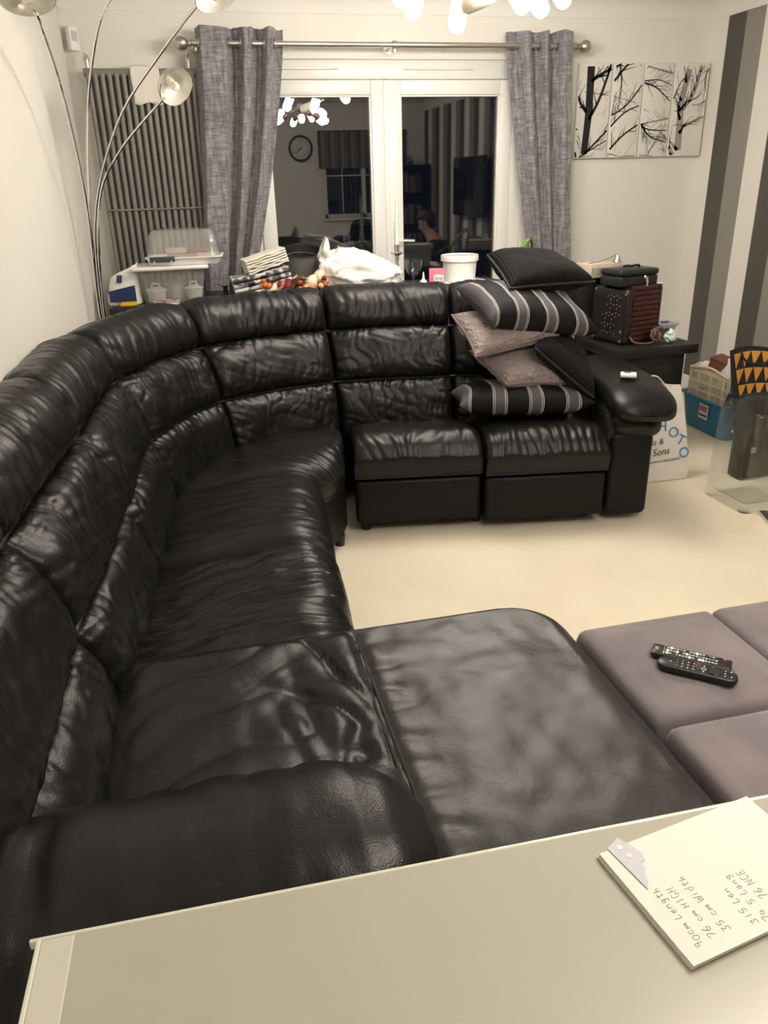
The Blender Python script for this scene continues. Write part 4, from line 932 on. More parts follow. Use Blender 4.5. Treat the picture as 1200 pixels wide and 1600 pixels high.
# ================================================================== SIDE TABLE AND ITS LOAD
sd = thing('side_table', 'black side table behind the far sofa arm, loaded with an accordion', 'side table', (2.27, 3.78, 0)); Rs = rotz(.05); SC = Vector((2.275, 3.775, 0)); SZ = .605
def sat(x, y, z): return SC + rotz(.05) @ Vector((x, y, 0)) + Vector((0, 0, z))
G().box(sat(0, 0, SZ - .024), (.49, .44, .048), Rs, .004).build('top', M_blackw, sd)
G().box(sat(0, .01, .31), (.40, .37, .50), Rs, .004).build('cabinet', M_blackw, sd)
G().box(sat(0, -.177, .29), (.37, .006, .44), Rs, .002).build('door', M_blackp, sd)
for x in (-.17, .17):
    for y in (-.15, .17): G().box(sat(x, y, .03), (.04, .04, .06), Rs).build('leg', M_blackw, sd)
# accordion
ac = thing('accordion', 'old accordion with perforated black side and dark red pleated bellows on the side table', 'accordion', (2.22, 3.82, SZ + .001)); Ra = rotz(.27); AC = Vector((2.222, 3.80, SZ))
def aat(x, y, z): return AC + Ra @ Vector((x, y, z))
M_redb = mat('dark_red_bellows', (.040, .007, .007), .28, var=(.06, .012, .010), vscale=20); M_blkcel = mat('black_celluloid', (.016, .013, .013), .22)
G().box(aat(-.105, 0, .145), (.05, .26, .285), Ra, .022, 4).build('grille_side', M_blkcel, ac)
for k in range(11):
    z = .014 + .0258 * k + .013; G().box(aat(.018, 0, z), (.196, .247 + (.003 if k % 2 else 0), .0255), Ra, .005, 3).build('bellows_fold', M_redb, ac)
G().box(aat(.016, 0, .1455), (.19, .236, .28), Ra).build('bellows_core', M_blkcel, ac)
G().box(aat(.112, 0, .145), (.02, .252, .28), Ra, .008, 3).build('end_plate', M_redb, ac)
M_hole = mat('chrome_pin', (.75, .70, .60), .3, metal=1)
for cx_, cz_ in ((-.03, .20), (.0, .10)):
    for i in range(5):
        for j in range(5):
            if (i + j) % 2 == 0 or i in (1, 3): G().lathe(aat(-.1305, cx_ - .05 + i * .022, cz_ - .045 + j * .022 + (.006 if i % 2 else 0)), [(.0036, 0), (.0036, .002), (0, .003)], 6, Ra @ Matrix.Rotation(-PI / 2, 3, 'Y')).build('grille_pin', M_hole, ac)
for y, z in ((-.1, .02), (.1, .02), (-.1, .07), (.1, .27), (-.118, .262)): G().lathe(aat(-.13, y, z), [(.009, 0), (.008, .004), (0, .006)], 10, Ra @ Matrix.Rotation(-PI / 2, 3, 'Y')).build('stud', mat('brass', (.55, .40, .18), .35, metal=1), ac)
# cash box with key
M_cash = mat('black_powdercoat', (.014, .016, .015), .4)
cb = thing('cash_box', 'black metal cash box with a key in its lock on top of the accordion', 'cash box', (2.215, 3.79, SZ + .29)); Rc = rotz(.20); CC = Vector((2.205, 3.775, SZ + .292))
def cat_(x, y, z): return CC + Rc @ Vector((x, y, z))
G().box(cat_(0, 0, .028), (.245, .165, .052), Rc, .01, 3).build('box_base', M_cash, cb); G().box(cat_(0, 0, .071), (.252, .172, .032), Rc, .013, 3).build('lid', M_cash, cb)
G().tube([cat_(-.055, -.01, .085), cat_(-.05, -.01, .098), cat_(-.03, -.01, .10), cat_(0, -.01, .096), cat_(.03, -.01, .10), cat_(.05, -.01, .098), cat_(.055, -.01, .085)], .006, 8).build('carry_handle', M_blackp, cb)
lk = G().lathe(cat_(.03, -.087, .045), [(.012, -.002), (.012, .003), (.008, .008), (0, .009)], 16, Rc @ Matrix.Rotation(PI / 2, 3, 'X')).build('lock', M_chrome, cb)
G().box(cat_(.033, -.098, .036), (.016, .004, .02), Rc, .003).build('key', M_chrome, lk); G().box(cat_(.036, -.100, .012), (.007, .002, .03), Rc).box(cat_(.036, -.100, .020), (.014, .003, .016), Rc, .003).build('spare_key', M_chrome, lk)
# cardboard box behind, with a small bell ornament on wire
M_kraft = mat('pale_cardboard', (.56, .49, .38), .7)
G().box((2.115, 4.02, SZ + .305), (.26, .15, .022), rotz(.1), .003).build('black_tray', M_blackp, label='flat black tray under the pale cardboard box', cat='tray')
G().box((2.12, 4.03, SZ + .15), (.22, .16, .287), rotz(.1), .004).build('black_case', M_blackp, label='black case standing behind the accordion on the side table', cat='case')
kb = thing('cardboard_box', 'small pale cardboard box with printed marks behind the cash box', 'box', (2.15, 4.02, SZ + .317)); Rk = rotz(.16); KC = Vector((2.15, 4.00, SZ + .317))
G().box(KC + Vector((0, 0, .036)), (.21, .14, .07), Rk, .002).build('carton', M_kraft, kb)
for i, x in enumerate((-.095, -.078, -.058, -.046)): G().box(KC + Rk @ Vector((x, -.0705, .034)), (.011 if i != 2 else .016, .001, .038), Rk).build('printed_mark', M_grey_ink, kb)
for x in (.035, .06): G().box(KC + Rk @ Vector((x, -.0705, .03)), (.009, .001, .014), Rk).build('printed_mark', M_ink, kb)
bl = thing('bell_ornament', 'little silver bell on a wire resting on the cardboard box', 'ornament', (2.22, 3.99, SZ + .388))
G().tube([KC + Rk @ Vector((-.11, -.05, .076)), KC + Rk @ Vector((-.03, -.05, .083)), KC + Rk @ Vector((.085, -.04, .112))], .0022, 6).build('wire', M_steel, bl)
G().lathe(KC + Rk @ Vector((.085, -.04, .074)), [(.024, 0), (.017, .012), (.012, .028), (.007, .036), (0, .038)], 16).build('bell', M_chrome, bl)
# white tube leaning behind
G().lathe((2.475, 3.95, SZ), [(0, 0), (.036, 0), (.036, .005), (.040, .27), (.034, .27), (.03, .01), (0, .01)], 24).build('white_tube', mat('translucent_white_plastic', (.78, .78, .76), .35, sss=.2), label='white plastic tube standing behind the accordion', cat='tube')
# plastic tub with lilac lid
tb = thing('plastic_tub', 'small clear plastic tub with lilac lid at the side table corner', 'tub', (2.50, 3.86, SZ)); 
open_box(2.44, 2.545, 3.80, 3.91, SZ + .001, SZ + .058, .0025, .008, .015).build('tub_body', M_clear, tb)
G().bb(2.434, 2.551, 3.794, 3.916, SZ + .058, SZ + .068, .004).build('lid', mat('lilac_plastic', (.45, .45, .62), .3), tb); G().bb(2.47, 2.515, 3.84, 3.855, SZ + .068, SZ + .073, .002).build('lid_grip', M_blackp, tb)
# hank of brown cord
rp = thing('cord_hank', 'tangled hank of brown cord at the foot of the accordion', 'cord', (2.32, 3.67, SZ)); M_cordb = mat('brown_cord', (.17, .095, .075), .8, bump=.5, bscale=300); rr_ = random.Random(3)
for k in range(7):
    c = Vector((2.335 + rr_.uniform(-.012, .012), 3.655 + rr_.uniform(-.01, .01), SZ + .045 + rr_.uniform(-.01, .015))); rad_ = rr_.uniform(.022, .04); R = rotz(rr_.uniform(-1, 1)) @ Matrix.Rotation(rr_.uniform(.9, 1.9), 3, 'X')
    pts = [c + R @ Vector((rad_ * math.cos(a) * 1.1, rad_ * math.sin(a), .006 * math.sin(3 * a + k))) for a in [2 * PI * q / 24 for q in range(24)]]
    pts = [Vector((p.x, p.y, max(p.z, SZ + .006))) for p in pts]; G().tube(pts, .0048, 6, closed=True).build('loop', M_cordb, rp)
G().tube(curve([(2.17, 3.655, SZ + .045), (2.19, 3.635, SZ + .018), (2.25, 3.63, SZ + .008), (2.31, 3.645, SZ + .012), (2.33, 3.66, SZ + .05)], 20), .0048, 6).build('loose_end', M_cordb, rp)
bm = bmesh.new(); bmesh.ops.create_icosphere(bm, subdivisions=3, radius=1)
for v in bm.verts: p = v.co.copy(); r = 1 + .5 * (ridge(p.x * 1.7, p.y * 1.7, p.z * 1.7) - .5); v.co = Vector((2.405 + .035 * p.x * r, 3.655 + .03 * p.y * r, SZ + .033 + .032 * max(p.z * r, -1)))
tw = thing('crumpled_wrapper', 'crumpled pale green wrapper with navy corner next to the cord hank', 'wrapper', (2.405, 3.655, SZ)); G().bmx(bm).build('film', mat('mint_film', (.62, .74, .66), .3), tw, angle=20); G().box((2.385, 3.655, SZ + .068), (.03, .02, .016), rotz(.5), .005).build('navy_corner', M_navy, tw)

# ================================================================== FLOOR CLUTTER ON THE FAR SIDE
# white carrier bag with lettering, standing by the sofa arm
wb = thing('paper_shopping_bag', 'white shopping bag with blue and black lettering standing beside the sofa arm', 'bag', (2.12, 3.27, 0))
M_wbag = mat('white_laminated_bag', (.74, .71, .66), .5, bump2=.5, b2scale=14, bd=.02)
BX0, BX1, BY = 1.93, 2.315, 3.215
def bagpt(a, b, side):
    x = BX0 + (BX1 - BX0) * a; z = .003 + .487 * b; inn = .05 * b * b
    x = (BX0 + BX1) / 2 + (x - (BX0 + BX1) / 2) * (1 - .10 * b ** 1.5) - .035 * b ** 2
    d = .055 * (1 - .85 * b ** 1.3)
    y = BY + .055 + side * d + .035 * b + .008 * nz(a * 4, b * 5, side) * b + .006 * math.sin(a * 9 + b * 3) * b
    z += .018 * math.sin(a * 4.2 + .4) * b ** 4
    return (x, y, z)
rows = []
ring = [(a / 12, -1) for a in range(13)] + [(1 - a / 12, 1) for a in range(13)]
for j in range(22): rows.append([bagpt(a, j / 21, s_) for a, s_ in ring])
g = G().grid(rows, cv=True); g.f.append(tuple(range(26))); g.build('bag_body', M_wbag, wb, angle=50)
M_cyan = mat('bright_blue_print', (.02, .22, .52), .5); M_dk = mat('charcoal_print', (.06, .055, .06), .5)
def bagtext(s_, a, b, size, m, rot=0, shear=0, name='lettering'):
    p = Vector(bagpt(a, b, -1)); px = Vector(bagpt(a + .04, b, -1)) - p; pz = Vector(bagpt(a, b + .04, -1)) - p
    f = frame(p, px, pz); f = f @ Matrix.Rotation(rot, 4, 'Z'); f = Matrix.Translation(f.to_3x3() @ Vector((0, 0, .004))) @ f
    text_g(s_, size, f, shear=shear, align='CENTER').build(name, m, wb, smooth=False)
for ch, a, b, r in (('P', .42, .54, .30), ('H', .64, .515, .0), ('O', .785, .445, -.25), ('T', .87, .365, -.5), ('O', .89, .245, -.9)): bagtext(ch, a, b, .076, M_cyan, r, name='blue_letter')
bagtext('is &', .555, .385, .045, M_dk, .05, .25); bagtext('Sons', .60, .275, .052, M_dk, .05, .25); bagtext('OGRAPHY & VIDEOGRAPHY', .64, .20, .0155, M_dk, .03)
G().tube(curve([bagpt(.35, 1.0, -1), (2.02, 3.26, .53), (2.1, 3.265, .535), bagpt(.75, 1.0, -1)], 16), .004, 6).build('handle', M_wbag, wb)
# blue crate
cr_ = thing('blue_crate', 'blue plastic storage crate on the carpet by the striped wall', 'crate', (3.0, 3.85, 0)); M_blue = mat('teal_blue_plastic', (.012, .20, .36), .35)
open_box(2.815, 3.17, 3.645, 4.09, .001, .205, .004, .028, .05, lip=.014).build('tub', M_blue, cr_)
lb = G().box((2.816, 3.845, .135), (.002, .085, .085), Matrix.Rotation(.0, 3, 'Y')).build('label', mat('label_grey', (.68, .64, .62), .5), cr_)
lb.rotation_euler = (0, 0, 0)
G().box((2.8135, 3.845, .152), (.002, .07, .03)).build('red_label_print', mat('faded_red', (.42, .12, .12), .5), lb); G().box((2.8155, 3.845, .113), (.002, .075, .012)).build('navy_label_print', M_navy, lb)
G().tube([(2.87, 3.628, .15), (2.87, 3.60, .13), (2.87, 3.60, .08), (2.87, 3.635, .07)], .007, 8).build('clip_handle', M_white, cr_)
# beige basket sitting in the crate
bsk = thing('plastic_basket', 'beige slotted plastic basket standing in the blue crate', 'basket', (3.0, 3.9, .16)); M_beige = mat('beige_plastic', (.60, .52, .38), .45)
b0x, b1x, b0y, b1y, bz0, bz1 = 2.855, 3.10, 3.70, 4.065, .16, .365
def bwall(p, q, name):
    p, q = Vector(p), Vector(q); L2 = (q - p).length; d = (q - p).normalized(); a = math.atan2(d.y, d.x); n = int(L2 / .016)
    for k in range(n + 1):
        f = p + d * (L2 * k / n); wdt = .02 if k in (0, n) or k % 7 == 3 else .0045
        G().box((f.x, f.y, (bz0 + bz1) / 2), (wdt, .005, bz1 - bz0), rotz(a)).build('rib', M_beige, bsk, smooth=False)
    for z, h in ((bz0 + .015, .03), (bz0 + .075, .012), (bz0 + .125, .012), (bz1 - .015, .03)):
        m_ = (p + q) / 2; G().box((m_.x, m_.y, z), (L2, .006, h), rotz(a)).build('band', M_beige, bsk, smooth=False)
for p, q in (((b0x, b0y), (b0x, b1y)), ((b0x, b0y), (b1x, b0y)), ((b1x, b0y), (b1x, b1y)), ((b0x, b1y), (b1x, b1y))): bwall((*p, 0), (*q, 0), '')
G().bb(b0x, b1x, b0y, b1y, bz0 - .004, bz0, .001).build('bottom', M_beige, bsk)
rim = [(p[0], p[1], bz1 + .004 - .012 * math.cos((p[1] - b0y) / (b1y - b0y) * 2 * PI) * (1 if p[0] < b0x + .03 or p[0] > b1x - .03 else 0)) for p in rrect(b0x - .004, b1x + .004, b0y - .004, b1y + .004, [.02] * 4, 5)]
G().tube(rim, .008, 6, closed=True).build('rim', M_beige, bsk)
# things in the basket
bx_ = thing('brown_box', 'small reddish brown lidded box in the beige basket', 'box', (2.99, 3.93, .3)); M_brn = mat('red_brown_card', (.16, .055, .035), .4); Rb = rotz(.5) @ Matrix.Rotation(.25, 3, 'X')
G().box((2.985, 3.93, .355), (.13, .16, .08), Rb, .003).build('box_body', M_brn, bx_); G().box(Vector((2.985, 3.93, .355)) + Rb @ Vector((0, 0, .048)), (.136, .166, .022), Rb, .004).build('lid', M_brn, bx_)
wbt = thing('white_bottle', 'white plastic bottle with white cap in the beige basket', 'bottle', (2.905, 3.815, .225)); Rw = Matrix.Rotation(.15, 3, 'Y')
G().lathe((2.905, 3.815, .225), [(0, 0), (.045, 0), (.047, .10), (.044, .14), (.02, .185), (.02, .19), (0, .19)], 24, Rw).build('body', mat('pearl_plastic', (.62, .62, .60), .3), wbt); G().lathe(Vector((2.905, 3.815, .225)) + Rw @ Vector((0, 0, .19)), [(.021, 0), (.021, .03), (.019, .032), (0, .032)], 18).build('cap', M_white, wbt)
bm = bmesh.new(); bmesh.ops.create_icosphere(bm, subdivisions=3, radius=1)
for v in bm.verts: p = v.co.copy(); r = 1 + .3 * (ridge(p.x * 1.6, p.y * 1.6, p.z * 1.6) - .5); v.co = Vector((2.91, 4.01, .345)) + Vector((.04 * p.x, .05 * p.y, .045 * p.z)) * r
G().bmx(bm).build('crumpled_tissue', mat('tissue', (.78, .77, .75), .8), label='crumpled white tissue in the corner of the beige basket', cat='tissue', angle=30)
G().tube(curve([(2.98, 3.72, .40), (3.0, 3.80, .43), (3.04, 3.9, .42), (3.07, 3.98, .38)], 14), .012, 8).build('wooden_handle', mat('dark_wood_handle', (.08, .045, .03), .4), label='dark curved wooden handle lying across the basket', cat='handle')
# things at the crate's near end
hp_ = thing('headphones', 'dark padded headband ring standing in the blue crate', 'headphones', (2.92, 3.665, .13)); ring = [(2.893 + .062 * math.cos(a), 3.672 - .01 * math.sin(a), .225 + .085 * math.sin(a)) for a in [2 * PI * k / 28 for k in range(28)]]
G().tube(ring, .013, 8, closed=True).build('band', M_blackp, hp_); G().tube([(p[0], p[1] - .004, p[2]) for p in ring], .0095, 8, closed=True).build('inner_rim', M_steel, hp_)
G().box((2.872, 3.705, .195), (.045, .035, .07), rotz(.3) @ Matrix.Rotation(.3, 3, 'X'), .004).build('white_carton', M_white, label='small white carton in the near end of the blue crate', cat='carton')
# geometric tote bag
M_tote = mat('navy_canvas', (.018, .02, .028), .8, bump=.3, bscale=250); M_must = mat('mustard_print', (.68, .33, .045), .7)
tt = thing('tote_bag', 'navy tote bag printed with mustard triangles behind the glass vase', 'bag', (2.86, 3.42, 0))
TX0, TX1, TY = 2.775, 3.06, 3.37
def tp(a, b, d=0):
    return Vector((TX0 + (TX1 - TX0) * a - .155 * b, TY + .05 * b + .015 * math.sin(a * 5) * b - d, .005 + .575 * b + .02 * math.sin(a * 3 + .3) * b ** 3))
rows = [[tp(k / 12, j / 16) for k in range(13)] + [tp(1 - k / 12, j / 16, -(.10 - .085 * (j / 16))) for k in range(13)] for j in range(17)]
g = G().grid(rows, cv=True); g.f.append(tuple(range(26))); g.build('bag_body', M_tote, tt, angle=60)
TR = 7
for j in range(TR):
    for i in range(4):
        a0, a1 = .04 + i * .19, .04 + (i + 1) * .19 - .012; b0_, b1_ = .02 + j * .137, .02 + (j + 1) * .137 - .012
        tri = [tp(a0, b0_, .003), tp(a1, b1_, .003), tp(a0, b1_, .003)]
        G().add(tri + [p + Vector((0, .001, 0)) for p in tri], [(0, 1, 2), (5, 4, 3), (0, 1, 4, 3), (1, 2, 5, 4), (2, 0, 3, 5)]).build('printed_triangle', M_must, tt, smooth=False)
G().tube(curve([tp(.2, .99, .004), tp(.25, .90, .012), tp(.5, .86, .014), tp(.75, .90, .012), tp(.8, .99, .004)], 20), .006, 6).build('handle', M_tote, tt)
# black rucksack-like bag at the frame edge
bp_ = thing('black_backpack', 'black backpack leaning by the striped wall behind the tote bag', 'bag', (3.16, 3.42, 0))
G().box((3.15, 3.57, .255), (.26, .10, .50), None, .04, 4).build('pack_body', M_black, bp_); G().box((3.15, 3.52, .17), (.18, .03, .22), None, .012, 3).build('front_pocket', M_blackp, bp_); G().tube(curve([(3.06, 3.57, .50), (3.09, 3.57, .60), (3.18, 3.57, .74), (3.25, 3.57, .49)], 18), .014, 6, flat=.5).build('strap', M_black, bp_)
# black box behind the vase, with white label
bb_ = thing('black_gift_bag', 'black upright bag with a white label right behind the glass vase', 'bag', (2.66, 3.17, 0))
G().box((2.655, 3.16, .215), (.24, .10, .42), rotz(.05), .012, 3).build('bag_body', M_black, bb_); G().box((2.585, 3.108, .16), (.07, .002, .07), rotz(.05)).build('white_label', mat('label_white', (.82, .80, .82), .5), bb_); G().box((2.592, 3.1065, .158), (.03, .001, .03), rotz(.05)).build('label_print', M_grey_ink, bb_)
# big square glass vase
vs = thing('glass_vase', 'large square clear glass vase standing on the carpet', 'vase', (2.42, 2.88, 0))
def vring(d, z, sc=1, wob=0):
    A = np.array(rrect(-.145, .145, -.145, .145, [.03] * 4, 6)); A = A * sc * (1 - d / .145); r_ = rotz(.03)
    return [(2.425 + (r_ @ Vector((p[0], p[1], 0))).x, 2.885 + (r_ @ Vector((p[0], p[1], 0))).y, z + wob * math.sin(6 * math.atan2(p[1], p[0]))) for p in A]
rows = [vring(.06, .001), vring(.004, .001), vring(0, .006), vring(0, .03, 1), vring(0, .24, .965), vring(0, .462, .93, .004), vring(.004, .466, .93, .004), vring(.007, .462, .93, .004), vring(.007, .24, .965), vring(.007, .05, 1), vring(.03, .034, 1), vring(.06, .030)]
g = G().grid(rows, cv=True); m_ = len(rows[0]); g.f.append(tuple(range(m_))); g.f.append(tuple(11 * m_ + j for j in range(m_))); g.build('vase_body', thin_glass('vase_glass', (.975, .985, .98), 1.55), vs, angle=50)
# photo frame on the floor
pf = thing('photo_frame', 'flat silver and black picture frame lying on the carpet', 'picture frame', (2.40, 2.60, 0)); Rf = rotz(-.35); FC = Vector((2.425, 2.555, 0))
for (x, y, sx, sy) in ((-.105, 0, .03, .28), (.105, 0, .03, .28), (0, .125, .18, .03), (0, -.125, .18, .03)): G().box(FC + Rf @ Vector((x, y, .01)), (sx, sy, .02), Rf, .003).build('frame_side', M_steel, pf)
G().box(FC + Vector((0, 0, .010)), (.182, .222, .012), Rf).build('mount', M_blackp, pf); G().box(FC + Vector((0, 0, .0172)), (.12, .16, .002), Rf).build('photo', mat('faded_photo', (.6, .6, .62), .3), pf)

# ================================================================== OTTOMAN AND REMOTES
M_velv = mat('mauve_grey_velvet', (.135, .112, .122), .75, sheen=.55, var=(.19, .160, .168), vscale=5, bump=.25, bscale=300)
ot = thing('ottoman', 'mauve grey velvet ottoman with square tufted pads next to the chaise', 'ottoman', (1.18, 1.085, 0))
G().bb(.83, 1.54, .735, 1.44, .04, .30, .015).build('base', M_velv, ot)
for x in (.87, 1.50):
    for y in (.78, 1.40): G().lathe((x, y, 0), [(0, 0), (.02, 0), (.025, .05), (0, .05)], 12).build('foot', M_blackp, ot)
PW = .364; OT0 = .80; OTY = 1.458
for i in range(2):
    for j in range(2):
        x0 = OT0 + i * (PW + .004); y1 = OTY - j * (PW + .012); x1, y0 = x0 + PW, y1 - PW; cx_, cy_ = (x0 + x1) / 2, (y0 + y1) / 2
        def zf(x, y, ins, cx_=cx_, cy_=cy_):
            d = math.hypot(x - cx_, y - cy_); c_ = min(abs(x - cx_), abs(y - cy_))
            return min(1, ins / .05) * (-.018 * math.exp(-(d / .045) ** 2) - .005 * math.exp(-(c_ / .012) ** 2) * math.exp(-d * 7) + .003 * nz(x * 9, y * 9, 2))
        sh = .010 * j
        pad(rrect(x0 + sh, x1, y0, y1, [.012] * 4, 5), [(.03, .295), (.004, .297), (0, .31), (-.002, .36), (0, .395), (.004, .412), (.012, .422), (.03, .427), (.05, .429)], zf).build('seat_pad', M_velv, ot, angle=70)
OZ = .433
def remote(name, label, c, ang, L_, W_, H_, rnd, buttons, extra=None):
    t = thing(name, label, 'remote control', (c[0], c[1], OZ), 'remote controls on the ottoman'); R = rotz(ang)
    A = np.array(rrect(-L_ / 2, L_ / 2, -W_ / 2, W_ / 2, [rnd] * 4, 8)); rows = []
    for d, z in ((.006, .0), (.002, .004), (0, H_ * .6), (.001, H_ - .002), (.004, H_), (W_ * .45, H_ + .0004)):
        h = np.array([L_ / 2, W_ / 2]); B = A * (1 - d / h); rows.append([Vector((c[0], c[1], OZ)) + R @ Vector((p[0], p[1], z)) for p in B])
    g = G().grid(rows, cv=True); m_ = len(A); g.f.append(tuple(range(m_))); g.f.append(tuple(5 * m_ + j for j in range(m_))); g.build('body', M_blackp, t, angle=35)
    for (x, y, sx, sy, mm, rd) in buttons:
        p = Vector((c[0], c[1], OZ + H_)) + R @ Vector((x, y, .0006))
        if rd == 2: G().tube([p + R @ Vector((sx * math.cos(a), sx * math.sin(a), .0006)) for a in [2 * PI * k / 16 for k in range(16)]], .0008, 5, closed=True).build('ring_button', mm, t)
        elif rd: G().lathe(p, [(sx, -.001), (sx, .001), (0, .0014)], 12).build('button', mm, t)
        else: G().box(p, (sx, sy, .002), R).build('button', mm, t, smooth=False)
    return t, R
M_wbtn = mat('white_marking', (.75, .74, .72), .5); M_gbtn = mat('grey_marking', (.32, .32, .32), .5); M_rbtn = mat('red_marking', (.55, .12, .10), .5); M_bbtn = mat('blue_marking', (.12, .18, .35), .5); M_grn = mat('green_marking', (.25, .40, .15), .5); M_dkb = mat('dark_pad', (.02, .02, .02), .25)
ra_ = math.atan2(-.1, .117); bt = []
rq = random.Random(9)
for i in range(16):
    for j in range(3):
        if rq.random() < .12: continue
        big = rq.random() < .12; x = -.05 + i * .0068; bt.append((x, .011 - j * .011, .0048 if not big else .006, .003 if not big else .008, M_wbtn if rq.random() < .8 else M_gbtn, 0))
for j, mm in enumerate((M_rbtn, M_grn, M_grn, M_wbtn)): bt.append((-.057, .0135 - j * .009, .003, .005, mm, 0))
bt.append((.068, .012, .003, 0, M_rbtn, 1))
t1, R1 = remote('remote_control', 'black rectangular remote with rows of white buttons lying behind the rounded remote', (.972, 1.247), ra_, .168, .043, .017, .004, bt)
fm = frame(Vector((.972, 1.247, OZ + .0178)) + R1 @ Vector((-.070, -.006, 0)), R1 @ Vector((0, 1, 0)), R1 @ Vector((-1, 0, 0))); text_g('LG', .009, fm).build('lettering', M_wbtn, t1, smooth=False)
bt = [(-.055, .0, .0018, 0, M_wbtn, 1)]
for i in range(4):
    for j in range(3): bt.append((-.042 + i * .0115, .011 - j * .011, .0015, 0, M_wbtn if i else M_gbtn, 1))
bt += [(.0015, .011, .0040, 0, M_rbtn, 2), (.0015, .0, .0040, 0, M_bbtn, 2), (.013, -.001, .0045, 0, M_wbtn, 2), (.013, .011, .0016, 0, M_wbtn, 1), (.013, -.012, .0016, 0, M_wbtn, 1), (.035, 0, .014, 0, M_dkb, 1), (.035, 0, .0145, 0, M_dkb, 2)]
for x, y in ((.056, .010), (.056, 0), (.056, -.010), (.067, .010), (.069, -.008)): bt.append((x, y, .0015, 0, M_wbtn, 1))
remote('remote_control', 'black rounded remote with a round touchpad lying in front of the rectangular one', (.955, 1.200), ra_, .165, .042, .020, .0205, bt)

# ================================================================== DESK IN THE FOREGROUND
DZT = .75
dk = thing('glass_desk', 'glossy grey beige glass topped desk in front of the sofa arm', 'desk', (.45, .22, 0))
rd_ = rotz(math.radians(-1.2)); DO = Vector((-.228, .605, 0))
def dat(x, y, z): return DO + rd_ @ Vector((x, y, 0)) + Vector((0, 0, z))
M_dtop = mat('grey_beige_glass', (.36, .345, .29), .22, spec=.5, coat=.6, coat_r=.06); M_dedge = mat('pale_glass_edge', (.62, .61, .53), .1, coat=.8, coat_r=.03); M_dstrip = mat('pale_frame_under_glass', (.50, .485, .42), .2, coat=.6, coat_r=.05)
G().box(dat(.72, -.40, DZT - .006), (1.375, .795, .011), rd_).build('glass_top', M_dtop, dk)
g = G(); 
for (x, y, sx, sy) in ((.70, -.0015, 1.42, .005), (.70, -.7985, 1.42, .005)): G().box(dat(x, y, DZT - .0055), (sx, sy, .0115), rd_, .002).build('glass_edge', M_dedge, dk)
G().box(dat(.0, -.40, DZT - .0055), (.006, .80, .0115), rd_, .002).build('glass_edge', M_dedge, dk)
G().box(dat(.018, -.40, DZT - .0058), (.030, .792, .0112), rd_).build('side_strip', M_dstrip, dk)
G().box(dat(.0335, -.40, DZT - .0062), (.0015, .792, .0122), rd_).build('inlay_line', M_dedge, dk)
G().box(dat(.72, -.40, DZT - .03), (1.30, .70, .035), rd_, .004).build('frame', M_dstrip, dk)
for x in (.05, 1.38):
    for y in (-.10, -.75): G().box(dat(x, y, (DZT - .05) / 2), (.045, .045, DZT - .05), rd_, .004).build('leg', M_steel, dk)
